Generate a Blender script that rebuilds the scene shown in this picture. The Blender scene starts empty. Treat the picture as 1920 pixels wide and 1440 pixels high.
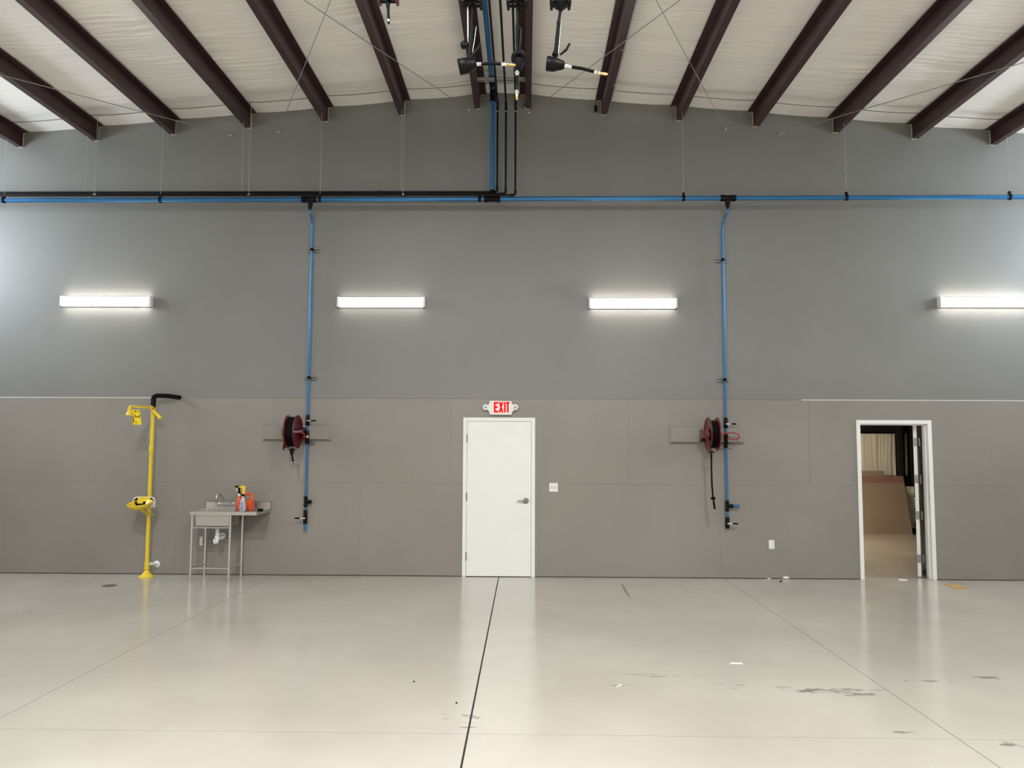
import bpy, bmesh, math, random
from mathutils import Vector, Matrix, noise
random.seed(7)
S = bpy.context.scene
COL = S.collection

# ------------------------------------------------------------------ camera
FPX = 1450.0
CAM = Vector((0.0, -10.58, 1.80))
YAW, PITCH, ROLL = math.radians(1.0), math.radians(4.35), math.radians(0.25)
_cy, _sy, _cp, _sp = math.cos(YAW), math.sin(YAW), math.cos(PITCH), math.sin(PITCH)
FW = Vector((-_sy * _cp, _cy * _cp, _sp))
_r = Vector((_cy, _sy, 0)); _u = _r.cross(FW)
RT = _r * math.cos(ROLL) + _u * math.sin(ROLL)
UP = -_r * math.sin(ROLL) + _u * math.cos(ROLL)
cd = bpy.data.cameras.new('camera'); cam = bpy.data.objects.new('camera', cd); COL.objects.link(cam)
cd.sensor_fit = 'HORIZONTAL'; cd.sensor_width = 36.0; cd.lens = FPX / 1920 * 36.0
cd.clip_start = 0.05; cd.clip_end = 200
m3 = Matrix((RT, UP, -FW)).transposed()
cam.matrix_world = Matrix.Translation(CAM) @ m3.to_4x4()
S.camera = cam

# ------------------------------------------------------------------ world, exposure, light levels
S.view_settings.view_transform = 'Standard'
S.view_settings.look = 'None'
S.view_settings.gamma = 1.0
S.view_settings.use_curve_mapping = False
S.view_settings.exposure = -0.11
S.cycles.max_bounces = 6; S.cycles.diffuse_bounces = 5; S.cycles.glossy_bounces = 3; S.cycles.transmission_bounces = 4
S.cycles.caustics_reflective = False; S.cycles.caustics_refractive = False
W = bpy.data.worlds.new('world'); S.world = W; W.use_nodes = True
W.node_tree.nodes['Background'].inputs[0].default_value = (0.55, 0.68, 0.9, 1)
W.node_tree.nodes['Background'].inputs[1].default_value = 0.3
HIGHBAY = 400.0      # watts of each high bay lamp under the roof
BEAM = math.radians(178)
WINDOW = 34.0         # daylight panels high in the side walls
STRIP = (36.0, 16.0, 30.0, 36.0)   # the four wall lamps, left to right
STORE = 230.0          # warm lamp of the storage room

# ------------------------------------------------------------------ pixel -> place helpers (1920 x 1440 frame)
def ray(px, py):
    return RT * ((px - 960) / FPX) - UP * ((py - 720) / FPX) + FW
def P(px, py, Y=0.0):
    d = ray(px, py); return CAM + d * ((Y - CAM.y) / d.y)
def G(px, py, Z=0.0):
    d = ray(px, py); return CAM + d * ((Z - CAM.z) / d.z)
def PXM(Y):                       # pixels per metre at depth plane Y
    return FPX / (Y - CAM.y)

# ------------------------------------------------------------------ materials
def mat(name, col, rough=0.5, metal=0.0, nscale=0.0, namt=0.08, bump=0.0, bscale=None, spec=0.5, emit=None, estr=0.0,
        alpha=None, trans=0.0, coat=0.0, stretch=(1, 1, 1)):
    m = bpy.data.materials.new(name); m.use_nodes = True
    nt = m.node_tree; b = nt.nodes['Principled BSDF']
    b.inputs['Base Color'].default_value = (*col, 1)
    b.inputs['Roughness'].default_value = rough; b.inputs['Metallic'].default_value = metal
    b.inputs['Specular IOR Level'].default_value = spec
    b.inputs['Coat Weight'].default_value = coat
    b.inputs['Transmission Weight'].default_value = trans
    if emit: b.inputs['Emission Color'].default_value = (*emit, 1); b.inputs['Emission Strength'].default_value = estr
    if nscale or bump:
        tc = nt.nodes.new('ShaderNodeNewGeometry')
        mp = nt.nodes.new('ShaderNodeMapping'); mp.inputs['Scale'].default_value = stretch
        nt.links.new(tc.outputs['Position'], mp.inputs['Vector'])
    if nscale:
        n = nt.nodes.new('ShaderNodeTexNoise'); n.inputs['Scale'].default_value = nscale; n.inputs['Detail'].default_value = 5
        nt.links.new(mp.outputs[0], n.inputs['Vector'])
        r = nt.nodes.new('ShaderNodeValToRGB')
        r.color_ramp.elements[0].position = 0.3; r.color_ramp.elements[1].position = 0.7
        r.color_ramp.elements[0].color = (*[c * (1 - namt) for c in col], 1)
        r.color_ramp.elements[1].color = (*[min(1, c * (1 + namt)) for c in col], 1)
        nt.links.new(n.outputs['Fac'], r.inputs[0]); nt.links.new(r.outputs[0], b.inputs['Base Color'])
    if bump:
        n2 = nt.nodes.new('ShaderNodeTexNoise'); n2.inputs['Scale'].default_value = bscale or 60; n2.inputs['Detail'].default_value = 4
        nt.links.new(mp.outputs[0], n2.inputs['Vector'])
        bp = nt.nodes.new('ShaderNodeBump'); bp.inputs['Strength'].default_value = bump; bp.inputs['Distance'].default_value = 0.01
        nt.links.new(n2.outputs['Fac'], bp.inputs['Height']); nt.links.new(bp.outputs[0], b.inputs['Normal'])
    return m

M = dict(
    wall=mat('grey_wall_paint', (0.200, 0.197, 0.186), 0.45, nscale=0.9, namt=0.05, bump=0.05, bscale=120),
    wall_low=mat('warm_grey_wall', (0.246, 0.226, 0.202), 0.45, nscale=0.9, namt=0.06, bump=0.05, bscale=120),  # lower sheets and mounting boards: warmer, lighter grey than the upper wall
    gypsum=mat('white_joint_trim', (0.62, 0.62, 0.60), 0.6),
    black_gap=mat('dark_gap', (0.015, 0.014, 0.013), 0.8),
    purlin=mat('red_oxide_primer', (0.036, 0.0125, 0.0135), 0.42, nscale=5, namt=0.2),
    caulk=mat('cream_caulk', (0.62, 0.57, 0.47), 0.7),
    steel=mat('galvanised_steel', (0.50, 0.50, 0.49), 0.38, 0.85, nscale=20, namt=0.1),
    wire=mat('brace_cable_steel', (0.30, 0.29, 0.27), 0.45, 0.6),
    rod=mat('zinc_rod', (0.42, 0.41, 0.39), 0.45, 0.4),
    white=mat('white_door_paint', (0.80, 0.81, 0.79), 0.32, nscale=2, namt=0.015),
    frame=mat('white_frame_paint', (0.80, 0.80, 0.79), 0.35),
    hinge=mat('satin_hinge_steel', (0.28, 0.28, 0.27), 0.4, 0.8),
    chrome=mat('chrome', (0.72, 0.72, 0.72), 0.16, 1.0),
    stainless=mat('stainless_steel', (0.60, 0.585, 0.555), 0.36, 1.0, nscale=30, namt=0.05, stretch=(1, 1, 8)),
    blue=mat('blue_aluminium_pipe', (0.034, 0.165, 0.36), 0.30, 0.45, nscale=3, namt=0.05),
    black=mat('black_plastic', (0.004, 0.004, 0.0045), 0.45, spec=0.12),
    rubber=mat('black_rubber', (0.0035, 0.0035, 0.004), 0.55, spec=0.1),
    foam=mat('black_foam_insulation', (0.005, 0.005, 0.005), 0.85, spec=0.15, bump=0.3, bscale=40),
    blackpipe=mat('black_steel_pipe', (0.004, 0.004, 0.0045), 0.45, spec=0.2),
    red=mat('red_reel_paint', (0.095, 0.0045, 0.008), 0.33, coat=0.3),
    redhose=mat('red_hose', (0.30, 0.03, 0.03), 0.45),
    yellow=mat('safety_yellow', (0.78, 0.56, 0.02), 0.38, coat=0.2),
    yellowsign=mat('yellow_sign', (0.86, 0.62, 0.01), 0.4),
    white_pl=mat('white_plastic', (0.78, 0.78, 0.76), 0.35),
    grey_pl=mat('grey_plastic', (0.35, 0.35, 0.34), 0.4),
    brass=mat('brass', (0.72, 0.52, 0.18), 0.25, 1.0),
    orange=mat('orange_jug_plastic', (0.72, 0.085, 0.012), 0.4),
    orange_liq=mat('orange_bottle', (0.60, 0.09, 0.035), 0.35),
    clear=mat('translucent_bottle', (0.52, 0.55, 0.62), 0.3, trans=0.25),
    bluetext=mat('blue_print', (0.08, 0.13, 0.42), 0.5),
    yellowcap=mat('yellow_trigger', (0.75, 0.48, 0.04), 0.4),
    exitred=mat('lit_red_letters', (0.35, 0.0, 0.0), 0.6, spec=0.0, emit=(1.0, 0.006, 0.010), estr=1.0),
    cardboard=mat('cardboard', (0.42, 0.28, 0.10), 0.8, nscale=14, namt=0.1),
    kraft=mat('brown_board_paper', (0.33, 0.26, 0.19), 0.75, nscale=2.5, namt=0.06),
    mauve=mat('mauve_board_paper', (0.31, 0.165, 0.145), 0.75, nscale=3, namt=0.05),
    paper=mat('white_paper_scrap', (0.75, 0.73, 0.66), 0.7),
    vinylwall=mat('white_insulation_facing', (0.86, 0.82, 0.72), 0.5, nscale=3, namt=0.04),
    darksteel=mat('dark_steel', (0.012, 0.010, 0.011), 0.6),
    dark_patch=mat('dark_floor_plate', (0.10, 0.09, 0.085), 0.6),
    seam=mat('dark_seam_tape', (0.07, 0.065, 0.06), 0.6),
    shell=mat('pale_shell_paint', (0.62, 0.61, 0.59), 0.6),
    winframe=mat('window_aluminium', (0.6, 0.6, 0.6), 0.4, 0.6),
)
def emat(name, col, strength):
    m = bpy.data.materials.new(name); m.use_nodes = True; nt = m.node_tree
    b = nt.nodes['Principled BSDF']; b.inputs['Base Color'].default_value = (0.85, 0.85, 0.85, 1)
    b.inputs['Roughness'].default_value = 0.4
    b.inputs['Emission Color'].default_value = (*col, 1); b.inputs['Emission Strength'].default_value = strength
    return m

def floor_material():
    m = bpy.data.materials.new('sealed_grey_concrete'); m.use_nodes = True; nt = m.node_tree; L = nt.links
    b = nt.nodes['Principled BSDF']
    g = nt.nodes.new('ShaderNodeNewGeometry')
    def noise_(scale, detail=6, stretch=(1, 1, 1), rough=0.55):
        mp = nt.nodes.new('ShaderNodeMapping'); mp.inputs['Scale'].default_value = stretch
        L.new(g.outputs['Position'], mp.inputs['Vector'])
        n = nt.nodes.new('ShaderNodeTexNoise'); n.inputs['Scale'].default_value = scale; n.inputs['Detail'].default_value = detail
        n.inputs['Roughness'].default_value = rough
        L.new(mp.outputs[0], n.inputs['Vector']); return n.outputs['Fac']
    def ramp(fac, p0, p1, c0, c1):
        r = nt.nodes.new('ShaderNodeValToRGB'); e = r.color_ramp.elements
        e[0].position = p0; e[1].position = p1; e[0].color = (*c0, 1); e[1].color = (*c1, 1)
        L.new(fac, r.inputs[0]); return r.outputs[0]
    def math_(op, a, bb, c=None):
        n = nt.nodes.new('ShaderNodeMath'); n.operation = op
        for i, v in enumerate((a, bb, c)):
            if v is None: continue
            if isinstance(v, (int, float)): n.inputs[i].default_value = v
            else: L.new(v, n.inputs[i])
        return n.outputs[0]
    base = ramp(noise_(0.55, 7), 0.35, 0.68, FLOOR_A, FLOOR_B)
    # scuffed patches: soft ellipses on the floor that reveal streaky dark marks
    tot = None
    for (px, py, rx, ry, amt) in ((1235, 1266, 0.42, 0.10, .8), (1545, 1294, 0.62, 0.12, 1.0), (1600, 1300, 0.28, 0.12, 1.1),
                                  (1750, 1277, 0.30, 0.06, .9), (1845, 1270, 0.16, 0.06, 1.2), (1890, 1398, 0.14, 0.07, 1.0),
                                  (1700, 1374, 0.10, 0.05, .8), (1622, 1221, 0.10, 0.08, .9), (1165, 1285, 0.30, 0.10, .5),
                                  (870, 1348, 0.25, 0.25, .55), (1370, 1285, 0.25, 0.12, .6), (60, 1150, 0.9, 0.5, .35)):
        c = G(px, py)
        mp = nt.nodes.new('ShaderNodeMapping'); mp.vector_type = 'POINT'
        mp.inputs['Scale'].default_value = (1 / rx, 1 / ry, 0); mp.inputs['Location'].default_value = (-c.x / rx, -c.y / ry, 0)
        L.new(g.outputs['Position'], mp.inputs['Vector'])
        ln = nt.nodes.new('ShaderNodeVectorMath'); ln.operation = 'LENGTH'; L.new(mp.outputs[0], ln.inputs[0])
        v = math_('MULTIPLY', math_('MAXIMUM', math_('SUBTRACT', 1.15, ln.outputs['Value']), 0.0), amt)
        tot = v if tot is None else math_('MAXIMUM', tot, v)
    streak = noise_(7.0, 5, (1, 2.6, 1), 0.65)
    marks = math_('MULTIPLY', math_('MAXIMUM', math_('SUBTRACT', math_('ADD', streak, math_('MULTIPLY', tot, 0.22)), 0.655), 0.0), 9.0)
    marks = math_('MULTIPLY', math_('MINIMUM', marks, 1.0), math_('MINIMUM', math_('MULTIPLY', tot, 4.0), 0.75))
    # the long thin tyre scrape between the two doors
    a0, a1 = G(1163, 1091), G(1184, 1126)
    d = (a1 - a0); ang = math.atan2(d.y, d.x); mid = (a0 + a1) / 2
    mp = nt.nodes.new('ShaderNodeMapping'); mp.vector_type = 'TEXTURE'
    mp.inputs['Location'].default_value = (mid.x, mid.y, 0); mp.inputs['Rotation'].default_value = (0, 0, ang)
    mp.inputs['Scale'].default_value = (d.length / 2, 0.022, 1)
    L.new(g.outputs['Position'], mp.inputs['Vector'])
    ln = nt.nodes.new('ShaderNodeVectorMath'); ln.operation = 'LENGTH'; L.new(mp.outputs[0], ln.inputs[0])
    scr = math_('MULTIPLY', math_('MAXIMUM', math_('SUBTRACT', 1.0, ln.outputs['Value']), 0.0), noise_(9.0, 3))
    marks = math_('MAXIMUM', marks, math_('MINIMUM', math_('MULTIPLY', scr, 3.0), 0.8))
    # sparse specks everywhere
    sp = math_('MULTIPLY', math_('MAXIMUM', math_('SUBTRACT', noise_(5.5, 4, (1, 2.2, 1), 0.7), 0.735), 0.0), 8.0)
    marks = math_('MAXIMUM', marks, math_('MINIMUM', sp, 0.5))
    mx = nt.nodes.new('ShaderNodeMix'); mx.data_type = 'RGBA'
    L.new(marks, mx.inputs['Factor']); L.new(base, mx.inputs['A']); mx.inputs['B'].default_value = (0.10, 0.095, 0.08, 1)
    L.new(mx.outputs['Result'], b.inputs['Base Color'])
    rr = ramp(noise_(1.3, 6), 0.3, 0.7, (FLOOR_R - .04,) * 3, (FLOOR_R + .05,) * 3)
    L.new(rr, b.inputs['Roughness'])
    b.inputs['Specular IOR Level'].default_value = 1.0
    bp = nt.nodes.new('ShaderNodeBump'); bp.inputs['Strength'].default_value = 0.12; bp.inputs['Distance'].default_value = 0.004
    L.new(noise_(3.0, 3), bp.inputs['Height']); L.new(bp.outputs[0], b.inputs['Normal'])
    return m
FLOOR_A, FLOOR_B, FLOOR_R = (0.405, 0.374, 0.325), (0.485, 0.452, 0.396), 0.18
M['floor'] = floor_material()

def vinyl_material():
    m = bpy.data.materials.new('white_vinyl_insulation'); m.use_nodes = True; nt = m.node_tree; L = nt.links
    b = nt.nodes['Principled BSDF']; b.inputs['Roughness'].default_value = 0.30
    b.inputs['Base Color'].default_value = (0.86, 0.83, 0.775, 1)
    g = nt.nodes.new('ShaderNodeNewGeometry')
    mp = nt.nodes.new('ShaderNodeMapping'); mp.inputs['Scale'].default_value = (0.7, 6.0, 1); mp.inputs['Rotation'].default_value = (0, 0, 0.05)
    L.new(g.outputs['Position'], mp.inputs['Vector'])
    n = nt.nodes.new('ShaderNodeTexNoise'); n.inputs['Scale'].default_value = 3.0; n.inputs['Detail'].default_value = 5; n.inputs['Distortion'].default_value = 0.8
    L.new(mp.outputs[0], n.inputs['Vector'])
    bp = nt.nodes.new('ShaderNodeBump'); bp.inputs['Strength'].default_value = 0.45; bp.inputs['Distance'].default_value = 0.02
    L.new(n.outputs['Fac'], bp.inputs['Height']); L.new(bp.outputs[0], b.inputs['Normal'])
    return m
M['vinyl'] = vinyl_material()

# ------------------------------------------------------------------ mesh helpers
ORG = {}
class MB:
    def __init__(s): s.v = []; s.f = []; s.sm = []
    def add(s, vs, fs, smooth=False):
        o = len(s.v); s.v += [Vector(p) for p in vs]
        for f in fs: s.f.append([i + o for i in f]); s.sm.append(smooth)
        return s
    def box(s, a, b):
        x0, y0, z0 = [min(p, q) for p, q in zip(a, b)]; x1, y1, z1 = [max(p, q) for p, q in zip(a, b)]
        return s.add([(x0, y0, z0), (x1, y0, z0), (x1, y1, z0), (x0, y1, z0), (x0, y0, z1), (x1, y0, z1), (x1, y1, z1), (x0, y1, z1)],
                     [(3, 2, 1, 0), (4, 5, 6, 7), (0, 1, 5, 4), (1, 2, 6, 5), (2, 3, 7, 6), (3, 0, 4, 7)])
    def cbox(s, c, d):
        c = Vector(c); h = Vector(d) / 2; return s.box(c - h, c + h)
    def tube(s, pts, r, n=12, caps=True):
        pts = [Vector(p) for p in pts]; k = len(pts)
        rs = r if isinstance(r, (list, tuple)) else [r] * k
        t0 = (pts[1] - pts[0]).normalized()
        ref = Vector((0, 0, 1)) if abs(t0.z) < 0.9 else Vector((0, 1, 0))
        nx = t0.cross(ref).normalized(); rings = []
        for i in range(k):
            if i == 0: t = t0
            elif i == k - 1: t = (pts[i] - pts[i - 1]).normalized()
            else:
                t = ((pts[i] - pts[i - 1]).normalized() + (pts[i + 1] - pts[i]).normalized())
                t = t.normalized() if t.length > 1e-6 else (pts[i] - pts[i - 1]).normalized()
            nx = (nx - t * nx.dot(t)).normalized(); ny = t.cross(nx)
            rings.append([pts[i] + (nx * math.cos(2 * math.pi * j / n) + ny * math.sin(2 * math.pi * j / n)) * rs[i] for j in range(n)])
        vs = [p for rg in rings for p in rg]; fs = []
        for i in range(k - 1):
            for j in range(n):
                a = i * n + j; b = i * n + (j + 1) % n; fs.append((a, b, b + n, a + n))
        s.add(vs, fs, True)
        if caps:
            s.add(rings[0], [tuple(range(n))[::-1]]); s.add(rings[-1], [tuple(range(n))])
        return s
    def lathe(s, prof, o, ax=(0, 0, 1), n=24, caps=True, ref=None):
        """prof: list of (distance along axis, radius)"""
        o = Vector(o); ax = Vector(ax).normalized()
        ref = Vector((0, 0, 1)) if abs(ax.z) < 0.9 else Vector((0, 1, 0))
        nx = ax.cross(ref).normalized(); ny = ax.cross(nx)
        vs = [o + ax * h + (nx * math.cos(2 * math.pi * j / n) + ny * math.sin(2 * math.pi * j / n)) * max(r, 1e-5) for h, r in prof for j in range(n)]
        fs = []
        for i in range(len(prof) - 1):
            for j in range(n):
                a = i * n + j; b = i * n + (j + 1) % n; fs.append((a, b, b + n, a + n))
        s.add(vs, fs, True)
        if caps:
            k = len(prof) - 1
            s.add(vs[:n], [tuple(range(n))[::-1]]); s.add(vs[k * n:], [tuple(range(n))])
        return s
    def prism(s, poly, y0, y1):
        """polygon of (x, z) extruded along Y"""
        n = len(poly)
        vs = [(x, y0, z) for x, z in poly] + [(x, y1, z) for x, z in poly]
        fs = [tuple(range(n)), tuple(range(2 * n - 1, n - 1, -1))] + [(i, i + n, (i + 1) % n + n, (i + 1) % n) for i in range(n)]
        return s.add(vs, fs)
    def extrude(s, poly3, d):
        n = len(poly3); d = Vector(d); a = [Vector(p) for p in poly3]
        vs = a + [p + d for p in a]
        fs = [tuple(range(n)), tuple(range(2 * n - 1, n - 1, -1))] + [(i, i + n, (i + 1) % n + n, (i + 1) % n) for i in range(n)]
        return s.add(vs, fs)
    def build(s, name, material, parent=None, bevel=0.0, at=None):
        o0 = ORG.get(parent.name, Vector()) if parent else (Vector(at) if at is not None else Vector())
        me = bpy.data.meshes.new(name)
        me.from_pydata([p - o0 for p in s.v], [], s.f)
        for p, q in zip(me.polygons, s.sm): p.use_smooth = q
        bm = bmesh.new(); bm.from_mesh(me)
        if bevel:
            es = [e for e in bm.edges if len(e.link_faces) == 2 and e.calc_face_angle(0) > 0.6]
            bmesh.ops.bevel(bm, geom=es, offset=bevel, segments=2, affect='EDGES', profile=0.5, clamp_overlap=True)
        bmesh.ops.recalc_face_normals(bm, faces=bm.faces)
        bm.to_mesh(me); bm.free()
        me.materials.append(M[material] if isinstance(material, str) else material)
        o = bpy.data.objects.new(name, me); COL.objects.link(o)
        if parent: o.parent = parent; ORG[o.name] = o0
        else: o.location = o0; ORG[o.name] = o0
        return o

def tag(o, label, cat, group=None):
    o['label'] = label; o['category'] = cat
    if group: o['group'] = group
    return o
def thing(name, label, cat, loc, group=None):
    o = bpy.data.objects.new(name, None); COL.objects.link(o); o.location = loc; o.empty_display_size = 0.1
    ORG[o.name] = Vector(loc); return tag(o, label, cat, group)
def struct(name, loc=(0, 0, 0)):
    o = bpy.data.objects.new(name, None); COL.objects.link(o); o.location = loc; ORG[o.name] = Vector(loc); o['kind'] = 'structure'; return o
def arc(a, corner, b, n=6):
    """rounded corner from a to b (points) through corner: quadratic curve"""
    a, c, b = Vector(a), Vector(corner), Vector(b)
    return [a * (1 - t) ** 2 + c * 2 * t * (1 - t) + b * t * t for t in [i / n for i in range(n + 1)]]

# ------------------------------------------------------------------ main dimensions
XR = P(941, 172).x                     # ridge line
ZR = 0.5 * (P(941, 172).z + P(185, 235).z + abs(P(185, 235).x - XR) / 12)
def roof(x): return ZR - abs(x - XR) / 12.0
XL, XRT, YB = -9.2, 9.0, -16.0         # side walls, wall behind the camera
ZSEAM = P(960, 748).z
ZJOINT = P(1180, 908).z

# ------------------------------------------------------------------ floor: slabs between saw cut joints
floor = MB().box((XL - .2, YB - .2, -0.20), (XRT + .2, 0.16, -0.003)).build('floor', 'black_gap'); floor['kind'] = 'structure'
xc = (G(866, 1440).x + G(935, 1079).x) / 2
xl_ = (G(0, 1347).x + G(465, 1103).x) / 2; xr_ = (G(1885, 1438).x + G(1432, 1140).x) / 2
yj = G(960, 1377).y
xs = [XL - .2, xl_ - (xc - xl_), xl_, xc, xr_, xr_ + (xr_ - xc), XRT + .2]
ys = [YB - .2, yj - 5.8, yj, 0.16]
for i in range(len(xs) - 1):
    for j in range(len(ys) - 1):
        g0 = 0.0065 if abs(xs[i] - xc) < .01 else 0.0028
        g1 = 0.0065 if abs(xs[i + 1] - xc) < .01 else 0.0028
        MB().box((xs[i] + g0, ys[j] + .0028, -0.003), (xs[i + 1] - g1, ys[j + 1] - .0028, 0.0)).build('concrete_slab', 'floor', floor)

# ------------------------------------------------------------------ back wall
D1 = (P(867, 1000).x, P(1003, 1000).x, P(935, 783).z)              # door 1 frame outer x0, x1, top
D2L, D2R = P(1611, 950).x - .012, P(1751, 950).x
D2 = (D2L, D2R, P(1675, 788).z)
print('D1', D1, 'w', D1[1] - D1[0], 'D2', D2, 'w', D2[1] - D2[0], 'ZR', ZR, 'XR', XR, 'seam', ZSEAM, ZJOINT, 'joints', xl_, xc, xr_, yj)
def minus(rects, hole):
    out = []
    hx0, hx1, hz0, hz1 = hole
    for (x0, x1, z0, z1) in rects:
        if hx1 <= x0 or hx0 >= x1 or hz1 <= z0 or hz0 >= z1: out.append((x0, x1, z0, z1)); continue
        if x0 < hx0: out.append((x0, hx0, z0, z1))
        if x1 > hx1: out.append((hx1, x1, z0, z1))
        xa, xb = max(x0, hx0), min(x1, hx1)
        if z1 > hz1: out.append((xa, xb, hz1, z1))
        if z0 < hz0: out.append((xa, xb, z0, hz0))
    return out
IN = 0.03
holes = [(D1[0] + IN, D1[1] - IN, -1, D1[2] - IN), (D2[0] + IN, D2[1] - IN, -1, D2[2] - IN)]
mb = MB()
rects = [(XL, XRT, 0.0, ZSEAM)]
for h in holes: rects = minus(rects, h)
for (x0, x1, z0, z1) in rects: mb.box((x0, 0.013, z0 + (.009 if z0 == 0 else 0)), (x1, 0.15, z1))
mb.prism([(XL, ZSEAM + .001), (XRT, ZSEAM + .001), (XRT, roof(XRT) + .25), (XR, ZR + .25), (XL, roof(XL) + .25)], 0.0, 0.15)
wall = mb.build('wall_back', 'wall'); wall['kind'] = 'structure'
MB().box((XL, 0.010, ZSEAM - .01), (XRT, 0.013, ZSEAM + .01)).build('joint_backing', 'wall', wall)
SH = 2.4384
x_top = P(1180, 880).x
k0 = math.floor((XL - x_top) / SH)
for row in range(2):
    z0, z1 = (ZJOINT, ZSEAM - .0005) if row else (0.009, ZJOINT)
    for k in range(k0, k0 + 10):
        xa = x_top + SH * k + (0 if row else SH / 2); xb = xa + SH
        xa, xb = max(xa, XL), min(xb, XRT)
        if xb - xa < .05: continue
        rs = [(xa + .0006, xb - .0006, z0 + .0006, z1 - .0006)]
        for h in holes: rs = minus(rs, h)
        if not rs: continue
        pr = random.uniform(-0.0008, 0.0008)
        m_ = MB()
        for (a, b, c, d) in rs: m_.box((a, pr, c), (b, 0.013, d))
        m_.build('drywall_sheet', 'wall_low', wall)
for n_, (pa, pb) in enumerate(((-40, 333), (1503, 1960))):
    a, b = P(pa, 746), P(pb, 751 if n_ else 746)
    t = MB().box((XL if n_ == 0 else a.x, -0.004, ZSEAM - .0065), (b.x if n_ == 0 else XRT, 0.012, ZSEAM + .005)).build('trim_%d' % (n_ + 1), 'gypsum'); t['kind'] = 'structure'
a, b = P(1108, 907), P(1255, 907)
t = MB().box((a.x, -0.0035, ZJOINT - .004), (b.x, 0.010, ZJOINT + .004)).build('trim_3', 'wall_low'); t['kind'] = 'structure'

# ------------------------------------------------------------------ other walls, with daylight panels high in the side walls
def side_wall(name, x, sgn, wname):
    w0, w1, wz0, wz1 = -2.4, -0.5, 4.05, 5.25
    rs = minus([(YB, 0.0, 0.0, roof(x) + .2)], (w0, w1, wz0, wz1))
    m_ = MB()
    for (a, b, c, d) in rs: m_.box((x, a, c), (x + sgn * .15, b, d))
    o = m_.build(name, 'shell'); o['kind'] = 'structure'
    w = struct(wname, (x, (w0 + w1) / 2, wz0))
    f = MB()
    for y in (w0, w0 + (w1 - w0) / 3, w0 + 2 * (w1 - w0) / 3, w1): f.box((x - .0 * sgn, y - .02, wz0), (x + sgn * .1, y + .02, wz1))
    for z in (wz0, wz1): f.box((x, w0, z - .02), (x + sgn * .1, w1, z + .02))
    f.build('window_frame', 'winframe', w)
    for q in range(3):
        a = w0 + (w1 - w0) / 3 * q
        MB().box((x + sgn * .05, a + .02, wz0 + .02), (x + sgn * .06, a + (w1 - w0) / 3 - .02, wz1 - .02)).build('pane', WINMAT, w)
WINMAT = emat('daylit_translucent_pane', (0.78, 0.89, 1.0), WINDOW)
side_wall('wall_left', XL, -1, 'window_1'); side_wall('wall_right', XRT, 1, 'window_2')
o = MB().prism([(XL, 0), (XRT, 0), (XRT, roof(XRT) + .2), (XR, ZR + .2), (XL, roof(XL) + .2)], YB - .15, YB).build('wall_front', 'shell'); o['kind'] = 'structure'

# ------------------------------------------------------------------ purlin positions and the sagging ceiling blanket
LP = [P(x, y) for x, y in ((43, 277), (185, 263), (329, 250), (471, 239), (615, 227), (759, 214), (901, 202))]
RP = [P(x, y) for x, y in ((985, 200), (1127, 211), (1268, 224), (1412, 236), (1562, 247), (1710, 258), (1857, 271))]
PX = [p.x for p in LP + RP]
def ceil_z(x, y):
    z = roof(x)
    j = min(range(len(PX)), key=lambda i: abs(PX[i] - x)); dd = abs(PX[j] - x)
    sag = 0.018 * (1 - math.exp(-(dd / 0.22) ** 2))
    v = Vector((x * 0.55, y * 3.1, 0.0)); w = noise.noise(v) * 0.010
    patch = max(0.0, noise.noise(Vector((x * 0.9 + 7, y * 1.1, 3.3)))) * 1.6
    bow = 0.25 * math.sin((x - PX[j]) * 3.0)
    w += (0.5 - abs(noise.noise(Vector((x * 0.9, (y + 0.05 * bow) * 9.0, 5.0))))) * 0.026 * patch
    w += noise.noise(Vector((x * 1.7, y * 20.0, 9.0))) * 0.006 * patch
    return z - sag - w - 0.002
def ceiling():
    xs_ = []; x = XL
    while x < XRT: xs_.append(x); x += 0.055
    xs_.append(XRT)
    ys_ = [0.0]; y = 0.0
    while y > -4.6: y -= 0.022; ys_.append(y)
    while y > YB: y -= 0.9; ys_.append(max(y, YB))
    nx, ny = len(xs_), len(ys_)
    vs = [(x, y, ceil_z(x, y)) for y in ys_ for x in xs_]
    fs = [(j * nx + i, (j + 1) * nx + i, (j + 1) * nx + i + 1, j * nx + i + 1) for j in range(ny - 1) for i in range(nx - 1)]
    m_ = MB(); m_.add(vs, fs, True)
    o = m_.build('ceiling', 'vinyl'); o['kind'] = 'structure'
    # roof deck above, so the shell is closed
    d = MB(); d.prism([(XL - .2, roof(XL) + .25), (XR, ZR + .25), (XRT + .2, roof(XRT) + .25), (XRT + .2, roof(XRT) + .3), (XR, ZR + .3), (XL - .2, roof(XL) + .3)], YB - .2, .2)
    d.build('roof_deck', 'shell', o)
    ysm = -0.33
    m2 = MB(); xx = XL + .05; pts = []
    while xx < XRT: pts.append((xx, ysm, ceil_z(xx, ysm) - .001)); xx += .11
    m2.tube(pts, 0.005, 6); m2.build('blanket_seam', 'seam', o)
    return o
ceil = ceiling()

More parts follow.
